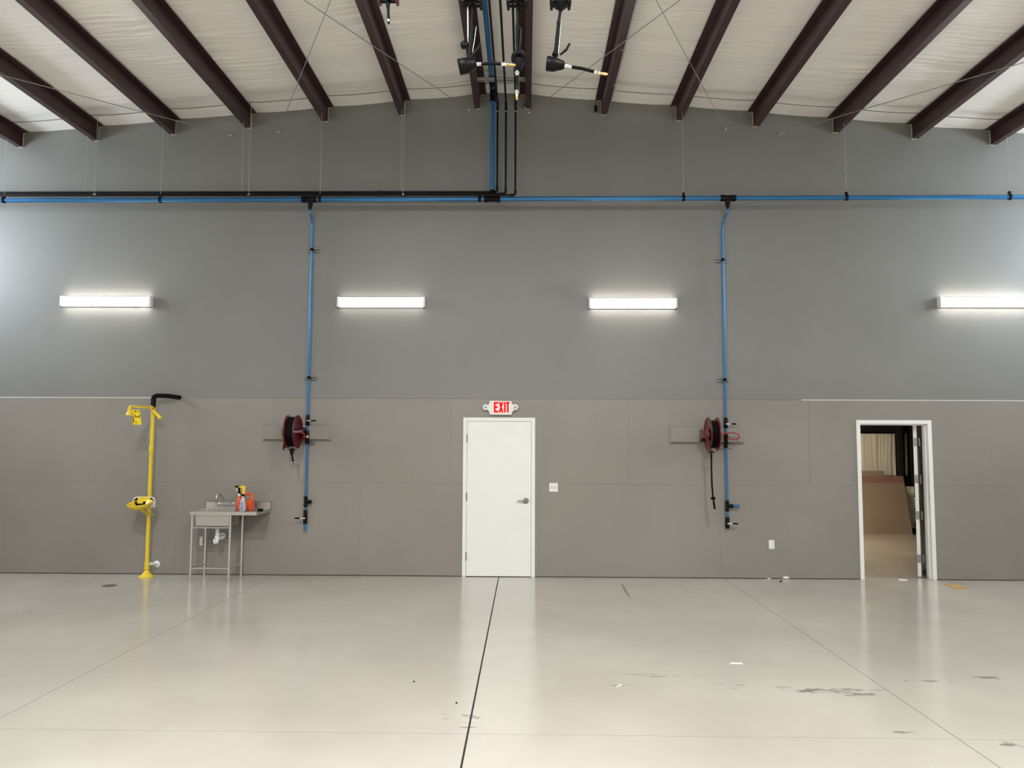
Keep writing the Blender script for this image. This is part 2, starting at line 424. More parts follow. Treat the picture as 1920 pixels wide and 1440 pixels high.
# ------------------------------------------------------------------ purlins (Z sections running away from the back wall)
def zsection(x, side, grow=0.0):
    """profile in (x, z); side -1 left slope, +1 right slope; bottom flange points away from the ridge"""
    zt = roof(x) - 0.02; H = 0.205; t = 0.0035 + grow; fl = 0.082 + grow
    s = side
    return [(x - s * fl, zt + grow), (x - s * fl, zt - t), (x - s * t / 2, zt - t), (x - s * t / 2, zt - H - grow),
            (x + s * fl, zt - H - grow), (x + s * fl, zt - H + .022), (x + s * (fl - t), zt - H + .022), (x + s * (fl - t), zt - H + t),
            (x + s * t / 2, zt - H + t), (x + s * t / 2, zt + grow)]
names_l = ['roof purlin at the far left edge of the ceiling', 'second roof purlin from the left edge of the ceiling',
           'third roof purlin from the left, crossed by a sloping cable', 'fourth roof purlin from the left, ending above two hanger rods',
           'fifth roof purlin from the left, crossed by a steep cable', 'sixth roof purlin from the left, beside the small red reel',
           'roof purlin at the ridge just left of the blue riser pipe']
names_r = ['roof purlin at the ridge just right of the black pipes', 'roof purlin with a grey conduit along it, right of the ridge',
           'fifth roof purlin from the right, crossed by a steep cable', 'fourth roof purlin from the right, ending on bare wall',
           'third roof purlin from the right, ending above a hanger rod', 'second roof purlin from the right, crossed by a sloping cable',
           'rightmost roof purlin, cut by the frame edge']
PURL = []
for k, (p, side, nm) in enumerate([(p, -1, n) for p, n in zip(LP, names_l)] + [(p, 1, n) for p, n in zip(RP, names_r)]):
    r = thing('roof_purlin', 'dark maroon steel ' + nm, 'beam', (p.x, 0, roof(p.x) - .225), 'steel purlins under the roof')
    m_ = MB(); m_.prism(zsection(p.x, side), YB + .02, -0.001); m_.build('beam', 'purlin', r)
    c = MB(); zt = roof(p.x) - .02; s = side
    c.box((p.x - s * .006, -0.010, zt - .205), (p.x + s * .003, -0.0005, zt))
    c.box((p.x - s * .07, -0.010, zt - .006), (p.x, -0.0005, zt + .003))
    c.box((p.x - s * .004, -0.010, zt - .213), (p.x + s * .06, -0.0005, zt - .206))
    c.build('caulk_edge', 'caulk', r)
    PURL.append(r)

# small galvanised clips on the two ridge purlins
for k, (px, py, w, h) in enumerate(((896, 193, .055, .10), (983, 197, .06, .07))):
    p = P(px, py, -.03); q = PURL[6 + k]
    m_ = MB(); m_.box((p.x - w / 2, -.05, p.z - h / 2), (p.x - w / 2 + .012, -.011, p.z + h / 2)); m_.box((p.x + w / 2 - .012, -.05, p.z - h / 2), (p.x + w / 2, -.011, p.z + h / 2))
    m_.box((p.x - w / 2, -.05, p.z - h / 2), (p.x + w / 2, -.011, p.z - h / 2 + .012)); m_.box((p.x - w / 2, -.05, p.z), (p.x + w / 2, -.011, p.z + .010))
    m_.build('end_clip', 'steel', q)

# conduit along the purlin right of the ridge
p = RP[1]; xx = p.x + .095; zz = roof(p.x) - .225 + .012
r = thing('conduit', 'thin grey metal conduit running along a maroon purlin right of the ridge', 'conduit', (xx, 0, zz))
MB().tube([(xx, YB + .1, zz), (xx, -.03, zz)], .012, 10).build('tube', 'steel', r)
for y in (-.03, -.9, -1.8, -3.0): MB().cbox((xx - .012, y, zz + .004), (.05, .02, .036)).build('strap', 'steel', r)
pb = P(1117, 204, -.03); MB().cbox((pb.x, -.03, pb.z), (.035, .05, .08)).build('junction_box', 'black', r, bevel=.003)

# ------------------------------------------------------------------ brace cables under the purlins
def under(px, py):
    """point on the plane 3 cm under the purlins' bottom flanges"""
    d = ray(px, py)
    for s in (-1, 1):
        nrm = Vector((-s * -1 / 12.0, 0, 1)) if False else Vector((s / 12.0, 0, 1))
        o = Vector((XR, 0, ZR - .262))
        t = (o - CAM).dot(nrm) / d.dot(nrm)
        q = CAM + d * t
        if (q.x - XR) * s >= -0.35: return q
    return q
cables = [((0, 140), (433, 253), 'thin brace cable sloping down across the three leftmost purlins'),
          ((620, 0), (522, 247), 'thin brace cable dropping steeply left across the fifth purlin from the left'),
          ((570, 0), (880, 206), 'thin brace cable sloping right towards the ridge, crossing the sixth purlin from the left'),
          ((1275, 0), (992, 211), 'thin brace cable sloping left towards the ridge behind the rightmost dispensing gun'),
          ((1230, 0), (1361, 242), 'thin brace cable dropping steeply right across the fifth purlin from the right'),
          ((1920, 117), (1462, 251), 'thin brace cable sloping down across the second and third purlins from the right')]
for (a, b, lab) in cables:
    e = P(b[0], b[1], -.004); q = under(*a); d = (q - e)
    far = e + d * (3.2 / d.length) if d.length < 3.2 else q
    r = thing('brace_cable', lab, 'cable', e, 'brace cables under the roof')
    MB().tube([e, far], .0048, 6).build('cable', 'wire', r)
    dn = d.normalized()
    m_ = MB(); m_.lathe([(0, .016), (.012, .016), (.014, .008), (.035, .008)], (e.x, 0, e.z), (0, -1, 0), 10); m_.tube([e + dn * .0, e + dn * .06], .008, 8)
    m_.build('wall_anchor', 'steel', r)

# ------------------------------------------------------------------ compressed air main along the wall
YP = -0.30
pm0, pm1 = P(-30, 376, YP), P(1950, 369, YP)
def main_z(x):
    a, b, c = P(0, 375.5, YP), P(925, 373, YP), P(1920, 369.5, YP)
    if x < b.x: t = (x - a.x) / (b.x - a.x); return a.z * (1 - t) + b.z * t
    t = (x - b.x) / (c.x - b.x); return b.z * (1 - t) + c.z * t
r = thing('air_main_pipe', 'long blue compressed air pipe running level across the upper wall', 'pipe', (XR, YP, main_z(XR)))
xt = P(923, 373, YP).x
m_ = MB(); m_.tube([(XL + .01, YP, main_z(XL)), (xt, YP, main_z(xt)), (XRT - .01, YP, main_z(XRT))], .0315, 20); m_.build('pipe', 'blue', r)
def tee_h(px, name='tee_fitting', w=.205):
    x = P(px, 373, YP).x; z = main_z(x); m_ = MB()
    m_.lathe([(-w / 2, .043), (-w / 2 + .05, .045), (-w / 2 + .055, .039), (w / 2 - .055, .039), (w / 2 - .05, .045), (w / 2, .043)], (x, YP, z), (1, 0, 0), 20)
    return x, z, m_
for px in (580, 1365):
    x, z, m_ = tee_h(px)
    m_.lathe([(0, .038), (.052, .038), (.06, .032), (.115, .019), (.125, .019)], (x + (.012 if px < 900 else -.004), YP, z - .03), (0, 0, -1), 16)
    m_.build('tee_fitting', 'black', r)
x, z, m_ = tee_h(923, w=.22)
m_.lathe([(0, .042), (.075, .042), (.08, .037), (.10, .037)], (x, YP, z + .02), (0, 0, 1), 18); m_.build('tee_fitting', 'black', r)
x9 = P(899.5, 375, YP).x
MB().lathe([(-.02, .04), (.02, .04)], (x9, YP, main_z(x9)), (1, 0, 0), 18).build('coupling', 'black', r)

# blue riser at the ridge, turning along the ridge towards the camera
zt = P(923, 172, YP).z
r = thing('air_riser_pipe', 'blue compressed air riser climbing to the ridge and turning along it', 'pipe', (xt, YP, main_z(xt) + .06))
MB().tube([(xt, YP, main_z(xt) + .05), (xt, YP, zt - .08)], .031, 20).build('pipe', 'blue', r)
MB().tube([(xt, YP, zt - .14)] + arc((xt, YP, zt - .08), (xt, YP, zt), (xt, YP - .08, zt)) + [(xt, YP - .14, zt)], .041, 18).build('elbow_fitting', 'black', r)
MB().tube([(xt, YP - .10, zt), (xt, -7.5, zt)], .031, 20).build('ridge_pipe', 'blue', r)
MB().lathe([(-.10, .041), (.10, .041)], (xt, -.62, zt), (0, 1, 0), 18).build('coupling', 'black', r)
# three black steel oil pipes
specs = [(932.5, 360.0, -.218, 'nearest the blue riser'), (948.5, 363.6, -.25, 'middle of the three at the ridge'), (966.5, 366.2, -.362, 'rightmost of the three at the ridge')]
for (pxv, pyh, y, lab) in specs:
    xv = P(pxv, 280, y).x; zh = P(700, pyh, y).z; zt2 = P(pxv, 196, y).z; rr = .0135
    r = thing('oil_pipe', 'thin black steel pipe turning up to the ridge, ' + lab, 'pipe', (xv, y, zh), 'black steel pipes above the blue main')
    x0 = XL + .01
    MB().tube([(x0, y, zh), (xv - .05, y, zh)] , rr, 12).build('wall_run', 'blackpipe', r)
    MB().tube([(xv - .07, y, zh)] + arc((xv - .04, y, zh), (xv, y, zh), (xv, y, zh + .04), 5) + [(xv, y, zh + .07)], .0185, 12).build('elbow', 'blackpipe', r)
    MB().tube([(xv, y, zh + .04), (xv, y, zt2 - .05)], rr, 12).build('riser', 'blackpipe', r)
    MB().tube([(xv, y, zt2 - .09)] + arc((xv, y, zt2 - .06), (xv, y, zt2), (xv, y - .06, zt2), 5) + [(xv, y - .09, zt2)], .0185, 12).build('elbow', 'blackpipe', r)
    MB().tube([(xv, y - .05, zt2), (xv, -7.5, zt2)], rr, 12).build('ridge_run', 'blackpipe', r)
    MB().lathe([(-.008, .0165), (.008, .0165)], (xv, y, zt2 - .10), (0, 0, 1), 12).build('union', 'steel', r)
    m_ = MB(); xk = P(712 + 60 * len(r.children) % 90, 362, y).x; m_.lathe([(-.035, .018), (.035, .018)], (xk, y, zh), (1, 0, 0), 12); m_.build('coupling', 'blackpipe', r)

# galvanised strut across the ridge purlins
a, b = P(887, 149, -.80), P(987, 149, -.80)
r = thing('strut_channel', 'short galvanised strut channel slung across the two ridge purlins', 'bracket', ((a.x + b.x) / 2, -.80, a.z))
zs = a.z; m_ = MB()
m_.box((a.x, -.822, zs + .018), (b.x, -.778, zs + .021)); m_.box((a.x, -.822, zs - .021), (b.x, -.819, zs + .021)); m_.box((a.x, -.781, zs - .021), (b.x, -.778, zs + .021))
m_.box((a.x, -.822, zs - .021), (b.x, -.810, zs - .018)); m_.box((a.x, -.790, zs - .021), (b.x, -.778, zs - .018))
m_.build('channel', 'rod', r)
for x in (a.x + .02, b.x - .02): MB().tube([(x, -.80, zs), (x, -.80, roof(x) - .22)], .006, 8).build('threaded_rod', 'steel', r)

# ------------------------------------------------------------------ hanger rods with clips
def hang_z(x, y):
    j = min(range(len(PX)), key=lambda i: abs(PX[i] - x))
    return roof(PX[j]) - 0.02 - 0.205 if abs(PX[j] - x) < .11 else ceil_z(x, y)
hr = [(7.5, 'leftmost hanger rod holding the blue pipe near the frame edge'), (301, 'hanger rod holding the blue pipe below the third purlin from the left'),
      (600, 'hanger rod holding the blue pipe beside the left drop tee'), (1281.5, 'hanger rod holding the blue pipe left of the right drop tee'),
      (1587, 'hanger rod holding the blue pipe below the third purlin from the right'), (1893, 'rightmost hanger rod holding the blue pipe near the frame edge')]
for px, lab in hr:
    x = P(px, 370, YP).x; z = main_z(x)
    r = thing('hanger_rod', 'thin steel ' + lab, 'hanger', (x, YP, z), 'rods hanging the blue main from the purlins')
    MB().tube([(x, YP, z + .06), (x, YP, hang_z(x, YP) + .001)], .0032, 6).build('rod', 'rod', r)
    m_ = MB(); m_.lathe([(-.018, .0315), (-.018, .041), (.018, .041), (.018, .0315)], (x, YP, z), (1, 0, 0), 18, caps=False); m_.cbox((x, YP, z + .055), (.03, .03, .045))
    m_.build('pipe_clip', 'black', r)
for (pa, pb, lab) in ((159, 177, 'left'), (453, 466, 'middle'), (751, 755.5, 'right')):
    xa, xb = P(pa, 362, -.192).x, P(pb, 362, -.388).x
    z = P(pa, 368.6, -.30).z
    r = thing('trapeze_hanger', 'pair of thin rods carrying a bracket under the black pipes, %s of the three' % lab, 'hanger', (xa, -.30, z), 'trapeze hangers for the black pipes')
    MB().tube([(xa, -.192, z), (xa, -.192, hang_z(xa, -.192) + .001)], .0032, 6).build('rod', 'rod', r)
    MB().tube([(xb, -.388, z), (xb, -.388, hang_z(xb, -.38) + .001)], .0032, 6).build('rod', 'rod', r)
    m_ = MB(); dv = Vector((xb - xa, -.196, 0)).normalized() * .03; a0 = Vector((xa, -.192, z)) - dv; b0 = Vector((xb, -.388, z)) + dv
    m_.extrude([a0 + Vector((-.012, 0, -.006)), a0 + Vector((.012, 0, -.006)), a0 + Vector((.012, 0, .003)), a0 + Vector((-.012, 0, .003))], b0 - a0)
    m_.build('bracket', 'steel', r)

# ------------------------------------------------------------------ wall lamps
def wall_lamp(pa, pb, pyc, strength, lab):
    a, b = P(pa, pyc, -.05), P(pb, pyc, -.05); z = (a.z + b.z) / 2; h = .138
    r = thing('wall_lamp', lab, 'lamp', ((a.x + b.x) / 2, 0, z), 'linear lamps on the back wall')
    MB().box((a.x, -.030, z - h / 2), (b.x, 0, z + h / 2)).build('housing', 'white_pl', r, bevel=.004)
    prof = []
    for i in range(9):
        t = math.pi * i / 8; prof.append((math.cos(t), math.sin(t)))
    m_ = MB(); poly = [(y_, z_) for z_, y_ in [(z + h / 2 * .96 * c, -.030 - .055 * s ** .6) for c, s in prof]]
    vs = [(a.x + .03, y, zz) for y, zz in poly] + [(b.x - .03, y, zz) for y, zz in poly]; n = len(poly)
    m_.add(vs, [(i, i + 1, i + 1 + n, i + n) for i in range(n - 1)], True)
    m_.add([(a.x + .03, -.030, z + h / 2 * .96), (a.x + .03, -.030, z - h / 2 * .96), (b.x - .03, -.030, z - h / 2 * .96), (b.x - .03, -.030, z + h / 2 * .96)], [(0, 1, 2, 3)])
    m_.build('diffuser', emat('lit_diffuser', (1.0, 0.965, 0.89), strength), r)
    for x0, x1 in ((a.x - .001, a.x + .03), (b.x - .03, b.x + .001)):
        MB().box((x0, -.092, z - h / 2 - .001), (x1, -.0005, z + h / 2 + .001)).build('end_cap', 'white_pl', r, bevel=.005)
wall_lamp(115, 284, 565, STRIP[0], 'leftmost glowing linear lamp on the grey wall above the eyewash')
wall_lamp(633, 797, 566.5, STRIP[1], 'dimmer linear lamp between the left drop pipe and the exit sign')
wall_lamp(1104, 1269, 568.5, STRIP[2], 'glowing linear lamp between the exit sign and the right drop pipe')
wall_lamp(1760, 1930, 566.5, STRIP[3], 'rightmost glowing linear lamp, cut by the frame edge')

# ------------------------------------------------------------------ door 1: closed white door
x0, x1, zt = D1
r = struct('door_1', ((x0 + x1) / 2, 0, 0)); fw = .051
m_ = MB(); m_.box((x0, -.018, 0.0005), (x0 + fw, .15, zt)); m_.box((x1 - fw, -.018, 0.0005), (x1, .15, zt)); m_.box((x0 + fw, -.018, zt - fw), (x1 - fw, .15, zt))
m_.build('door_frame', 'frame', r, bevel=.003)
MB().box((x0 + .04, .035, 0.0), (x1 - .04, .06, zt - .03)).build('stop_shadow', 'black_gap', r)
lx0, lx1, lz1 = x0 + fw + .0035, x1 - fw - .0035, zt - fw - .0035
MB().box((lx0, -.012, .009), (lx1, .032, lz1)).build('door_leaf', 'white', r, bevel=.0015)
for py in (822, 931, 1043):
    z = P(873, py).z
    m_ = MB(); m_.tube([(lx0 - .002, -.020, z - .055), (lx0 - .002, -.020, z + .055)], .0085, 10); m_.build('hinge', 'hinge', r)
hz = P(985, 939).z; hx = P(986, 939).x
h = MB().lathe([(0, .040), (.006, .040), (.010, .034), (.014, .028)], (hx, -.012, hz), (0, -1, 0), 20).build('handle_rose', 'hinge', r)
MB().tube([(hx, -.024, hz), (hx, -.062, hz + .004), (hx - .02, -.066, hz + .006), (hx - .075, -.064, hz + .003), (hx - .118, -.060, hz - .001)], [.011, .011, .011, .009, .006], 10).build('lever', 'hinge', h)
MB().box((lx1 - .001, -.0145, hz - .042), (lx1 + .008, -.008, hz + .042)).build('strike_plate', 'black_gap', r)
MB().box((lx0, -.014, .002), (lx1, .02, .009)).build('door_sweep', 'black_gap', r)

# ------------------------------------------------------------------ exit sign
def px_poly(pts, Y): return [(P(a, b, Y).x, P(a, b, Y).z) for a, b in pts]
c = P(938.5, 764.5)
r = thing('exit_sign', 'lit red EXIT sign with two lamp heads above the white door', 'sign', (c.x, 0, c.z))
pts = [(918.5, 751.5), (958.5, 752), (960, 757), (963.5, 760), (963.5, 770), (960, 773), (959, 778), (918.5, 777.5), (917, 772), (914.5, 769), (914.5, 760), (917, 757)]
MB().prism(px_poly(pts, -.05)[::-1], -.055, 0).build('housing', 'white_pl', r, bevel=.004)
MB().prism(px_poly([(920.5, 753.5), (957.5, 754), (957.5, 776), (920.5, 775.5)], -.055)[::-1], -.058, -.054).build('face_plate', 'white_pl', r)
def letter(polys):
    m_ = MB()
    for q in polys: m_.prism(px_poly(q, -.058)[::-1], -.0615, -.0575)
    return m_.build('letter', 'exitred', r)
t, b_ = 753.6, 773.4; sy = (b_ - t)
letter([[(926, t), (929.2, t), (929.2, b_), (926, b_)], [(929.2, t), (934, t), (934, t + 3.4), (929.2, t + 3.4)], [(929.2, t + 8), (933, t + 8), (933, t + 11.4), (929.2, t + 11.4)], [(929.2, b_ - 3.4), (934, b_ - 3.4), (934, b_), (929.2, b_)]])
letter([[(935, t), (938.2, t), (943.8, b_), (940.6, b_)], [(940.6, t), (943.8, t), (938.2, b_), (935, b_)]])
letter([[(945, t), (948, t), (948, b_), (945, b_)]])
letter([[(949, t), (955, t), (955, t + 3.4), (949, t + 3.4)], [(950.6, t + 3.4), (953.6, t + 3.4), (953.6, b_), (950.6, b_)]])
for px in (910.8, 966.2):
    q = P(px, 763.7, -.04)
    h = MB().lathe([(0, .030), (.045, .040), (.056, .040), (.056, .032)], (q.x, -.012, q.z), (0, -1, 0), 20).build('lamp_head', 'white_pl', r)
    MB().lathe([(0, .030), (.006, .020), (.007, .0)], (q.x, -.062, q.z), (0, -1, 0), 16).build('lamp_lens', 'grey_pl', h)

# ------------------------------------------------------------------ switches and outlets
q = P(1038, 913.8)
r = thing('light_switch', 'square white double switch plate right of the white door', 'switch', (q.x, 0, q.z))
MB().cbox((q.x, -.004, q.z), (.118, .008, .118)).build('plate', 'white_pl', r, bevel=.003)
for dx in (-.023, .023): MB().cbox((q.x + dx, -.010, q.z), (.012, .014, .026)).build('toggle', 'grey_pl', r, bevel=.002)
for (px, py, lab) in ((1446.5, 1021, 'small white wall outlet near the floor, left of the open door'), (377.5, 1014.5, 'white wall outlet behind the steel sink')):
    q = P(px, py); r = thing('wall_outlet', lab, 'outlet', (q.x, 0, q.z))
    MB().cbox((q.x, -.004, q.z), (.076 if px > 900 else .042, .008, .118)).build('plate', 'white_pl', r, bevel=.003)
    for dz in (-.024, .024): MB().cbox((q.x, -.009, q.z + dz), (.032 if px > 900 else .022, .004, .028)).build('socket', 'white_pl', r, bevel=.001)

# ------------------------------------------------------------------ wall drop pipes and hose reels
YD = -0.078
def drop(side):
    L = side == 'left'
    xt_ = P(580.5, 375, YP).x + .012 if L else P(1365, 375, YP).x - .004
    xd = sum(P(px, py, YD).x for px, py in (((585, 430), (581, 600), (577, 800), (573, 960)) if L else ((1355, 440), (1357.5, 600), (1360.5, 800), (1364, 960)))) / 4
    zz = lambda py: P(578 if L else 1360, py, YD).z
    r = thing('air_drop_pipe', 'thin blue air pipe dropping down the wall beside the %s hose reel' % ('left' if L else 'right'), 'pipe', (xd, YD, zz(990)), 'blue drop pipes on the back wall')
    z0 = main_z(xt_) - .145; zk = zz(418 if L else 420); rr = .0165
    zend = zz(995 if L else 985)
    MB().tube([(xt_, YP, z0 + .02), (xt_, YP, z0 - .02)] + arc((xt_ * .85 + xd * .15, YP * .85 + YD * .15, z0 - .05), (xd, YD, zk + .03), (xd, YD, zk - .06), 8) + [(xd, YD, zend)], rr, 14).build('pipe', 'blue', r)
    def sleeve(pa, pb, rad=.026):
        za, zb = zz(pa), zz(pb); e = min(.012, (za - zb) / 4)
        return MB().lathe([(0, rad * .85), (e * .5, rad), ((za - zb) - e * .5, rad), (za - zb, rad * .85)], (xd, YD, zb), (0, 0, 1), 16)
    def valve(pa, pb, py, sgn):
        m_ = sleeve(pa, pb, .027); z = zz(py); m_.lathe([(0, .016), (.045, .016)], (xd, YD, z), (0, -1, 0), 12)
        v = m_.build('ball_valve', 'black', r)
        MB().box((xd - .012 * sgn, YD - .052, z - .010), (xd + sgn * .062, YD - .046, z + .010)).build('handle', 'chrome', v, bevel=.002)
        MB().tube([(xd + sgn * .060, YD - .049, z), (xd + sgn * .128, YD - .049, z - .001)], [.011, .010], 10).build('grip', 'redhose' if False else 'rubber', v)
    def clip(py, side_):
        z = zz(py); m_ = MB(); m_.lathe([(-.022, .022), (.022, .022)], (xd, YD, z), (0, 0, 1), 14); m_.box((xd - .018, YD, z - .016), (xd + .018, -.042, z + .016))
        k = m_.build('pipe_clip', 'black', r)
        s = MB(); xa, xb = (xd - .07, xd + .09) if side_ else (xd - .09, xd + .07)
        s.box((xa, -.042, z - .021), (xb, -.038, z - .012)); s.box((xa, -.042, z + .012), (xb, -.038, z + .021)); s.box((xa, -.040, z - .021), (xb, 0, z - .018)); s.box((xa, -.040, z + .018), (xb, 0, z + .021)); s.box((xa, -.003, z - .021), (xb, 0, z + .021))
        s.build('strut_piece', 'hinge', k)
    for py in ((468, 708) if L else (487, 712)): clip(py, L)
    if L:
        valve(778, 798, 789, 1); sleeve(808, 832, .025).build('tee_fitting', 'black', r)
        z = zz(819); MB().lathe([(0, .020), (.03, .020), (.032, .012), (.05, .012)], (xd + .004, YD - .01, z), (0, -1, 0), 12).build('outlet_fitting', 'chrome', r)
        clip(829.5, True)
        m_ = sleeve(930, 937.5); m_.v += []; m2 = sleeve(944, 951); m3_ = sleeve(936, 946, .022)
        for q in (m2, m3_): m_.add(q.v, q.f, True)
        m_.lathe([(0, .020), (.03, .020), (.034, .026), (.075, .026), (.08, .022)], (xd, YD, zz(941)), (1, 0, 0), 14); m_.build('tee_fitting', 'black', r)
        valve(956, 982, 971, -1)
    else:
        valve(783, 803, 795, 1); sleeve(813, 834, .025).build('tee_fitting', 'black', r)
        z = zz(820); MB().lathe([(0, .018), (.05, .018), (.052, .012), (.07, .012)], (xd, YD - .01, z), (0, -1, 0), 12).build('outlet_fitting', 'black', r)
        clip(837, True)
        m_ = sleeve(938, 945.5); m2 = sleeve(952, 959); m3_ = sleeve(944, 954, .022)
        for q in (m2, m3_): m_.add(q.v, q.f, True)
        m_.lathe([(0, .020), (.03, .020), (.034, .026), (.075, .026), (.08, .022)], (xd, YD, zz(949)), (1, 0, 0), 14); m_.build('tee_fitting', 'black', r)
        MB().tube([(xd + .07, YD, zz(949)), (xd + .165, YD, zz(949))], [.019, .019], 12).build('stub_pipe', 'blue', r)
        valve(969, 991, 981, 1)
    return xd, zz
xdl, zzl = drop('left'); xdr, zzr = drop('right')

def mount_board(pa, pb, pt, pb_, lab):
    a, b = P(pa, pt), P(pb, pb_); e = .034
    m_ = MB()
    f0 = [(a.x, 0, b.z), (b.x, 0, b.z), (b.x, 0, a.z), (a.x, 0, a.z)]
    f1 = [(a.x + e, -.05, b.z + e), (b.x - e, -.05, b.z + e), (b.x - e, -.05, a.z - .02), (a.x + e, -.05, a.z - .02)]
    m_.add(f0 + f1, [(3, 2, 1, 0), (4, 5, 6, 7), (0, 1, 5, 4), (1, 2, 6, 5), (2, 3, 7, 6), (3, 0, 4, 7)])
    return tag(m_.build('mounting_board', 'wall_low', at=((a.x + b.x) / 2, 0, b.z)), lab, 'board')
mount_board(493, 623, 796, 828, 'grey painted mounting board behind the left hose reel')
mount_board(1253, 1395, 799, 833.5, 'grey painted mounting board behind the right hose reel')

def wall_reel(pxa, pxb, pyc, side):
    """axis parallel to the wall; pxa/pxb are the columns of the two disc centres"""
    L = side == 'left'; Yc = -0.30
    xa, xb = P(pxa, pyc, Yc).x, P(pxb, pyc, Yc).x; zc = (P(pxa, pyc, Yc).z + P(pxb, pyc, Yc).z) / 2; R = .222
    xm = (xa + xb) / 2
    r = thing('hose_reel', 'red hose reel with black hose on the wall, %s' % ('left one with its short hose end' if L else 'right one with a long hanging hose'), 'hose reel', (xm, 0, zc), 'red reels on the back wall')
    for x, s in ((xa, -1), (xb, 1)):
        MB().lathe([(-s * .002, .07), (s * .001, R - .035), (s * .012, R - .004), (s * .016, R), (s * .008, R + .003), (s * .0, R - .004), (-s * .006, R - .04), (-s * .008, .07)][::1], (x, Yc, zc), (1, 0, 0), 40).build('disc', 'red', r)
    coil = MB(); w = xb - xa; n = 5
    prof = [(-w / 2 + .004, .06)]
    for i in range(n):
        cx = -w / 2 + .012 + (w - .024) * (i + .5) / n; rr = (w - .024) / n / 2; Rc = (R - .045) if not L else (R - .030)
        for t in range(5):
            an = math.pi * t / 4; prof.append((cx - rr * math.cos(an), Rc + rr * math.sin(an)))
    prof.append((w / 2 - .004, .06))
    coil.lathe(prof, (xm, Yc, zc), (1, 0, 0), 36).build('hose_coil', 'rubber', r)
    MB().lathe([(0, .075), (.03, .075), (.036, .06), (.05, .055)], (xa - .005, Yc, zc), (-1, 0, 0), 24).build('spring_housing', 'red', r)
    # pedestal: base plate on the board, two arms up to the axle
    m_ = MB(); m_.box((xa - .06, -.056, zc - .10), (xb + .06, -.0505, zc + .06)); m_.box((xa - .085, Yc - .03, zc - .055), (xa - .055, Yc + .06, zc + .055))
    m_.extrude([(xa - .062, -.051, zc - .09), (xa - .062, -.051, zc + .05), (xa - .062, Yc, zc + .035), (xa - .062, Yc - .03, zc), (xa - .062, Yc, zc - .035)], (.007, 0, 0))
    m_.extrude([(xb + .045, -.051, zc - .05), (xb + .045, -.051, zc + .05), (xb + .045, Yc, zc + .02), (xb + .045, Yc - .02, zc), (xb + .045, Yc, zc - .02)], (.006, 0, 0))
    m_.build('pedestal', 'red', r)
    # guide arm reaching down to the hose mouth
    ym, zm = Yc - .10, zc - R - .012
    m_ = MB(); m_.extrude([(xa - .036, Yc + .03, zc + .03), (xa - .036, Yc - .035, zc + .03), (xa - .036, ym - .035, zm + .02), (xa - .036, ym - .02, zm - .012), (xa - .036, ym + .03, zm - .012)], (.007, 0, 0))
    m_.box((xa - .036, ym - .04, zm - .012), (xm + .02, ym + .04, zm - .006)); m_.build('guide_arm', 'red', r)
    xh = xm + (.022 if L else -.045)
    for dy in (-.03, .03): MB().tube([(xh - .03, ym + dy, zm), (xh + .03, ym + dy, zm)], .010, 10).build('guide_roller', 'black', r)
    m_ = MB(); m_.lathe([(-.03, .018), (.05, .018)], (xb + .01, Yc, zc), (1, 0, 0), 14); m_.tube([(xb + .05, Yc, zc), (xb + .05, Yc - .02, zc + .02)], .012, 10); m_.build('inlet_swivel', 'chrome', r)
    if L:
        MB().lathe([(-.03, .012), (0, .024), (.028, .030), (.034, .022), (.036, .012)], (xh, ym, zm - .045), (0, 0, 1), 16).build('hose_stop', 'black', r)
        e = Vector((xh + .022, ym, zm - .165))
        MB().tube([(xh, ym, zm + .02), (xh, ym, zm - .05), e], .0125, 12).build('hose', 'rubber', r)
        MB().tube([e, e + Vector((.001, 0, -.012))], .012, 12).build('hose_fitting', 'chrome', r); MB().tube([e + Vector((.001, 0, -.012)), e + Vector((.002, 0, -.03))], .010, 10).build('plug', 'black', r)
        s = Vector((xb + .05, Yc, zc)); t = Vector((xdl, YD - .05, zzl(819)))
        MB().tube([s, s + Vector((.03, .06, -.03)), (s + t) / 2 + Vector((0, 0, -.045)), t + Vector((-.02, -.02, -.005)), t], .009, 10).build('supply_hose', 'redhose', r)
    else:
        pts = [(xh, ym, zm + .02), (xh, ym, zm - .2), (xh + .003, ym, zm - .42), (xh + .014, ym, zm - .58), (xh + .034, ym, zm - .72)]
        MB().tube(pts, .0115, 12).build('hose', 'rubber', r)
        MB().lathe([(-.022, .012), (-.014, .028), (0, .034), (.014, .028), (.022, .012)], (xh + .016, ym, zm - .60), (0.1, 0, -1), 16).build('hose_stop', 'black', r)
        MB().tube([(xh + .022, ym, zm - .645), (xh + .036, ym, zm - .738)], .0145, 12).build('hose_end', 'rubber', r)
        s = Vector((xb + .05, Yc, zc)); zc2 = zzr(820)
        MB().tube([s, s + Vector((.02, .10, .0)), (xdr + .02, YD - .10, zzr(812)), (xdr + .08, YD - .09, zzr(811.5)), (xdr + .145, YD - .075, zzr(814)), (xdr + .16, YD - .07, zzr(819)), (xdr + .14, YD - .065, zzr(824)), (xdr + .08, YD - .06, zzr(824)), (xdr, YD - .05, zzr(822))], .0095, 10).build('supply_hose', 'redhose', r)
    MB().lathe([(-.002, .024), (0, .024)], (xa - .063, Yc, zc), (-1, 0, 0), 14).build('axle_nut', 'hinge', r)
wall_reel(541.5, 557, 809.5, 'left')
wall_reel(1329, 1343, 814, 'right')

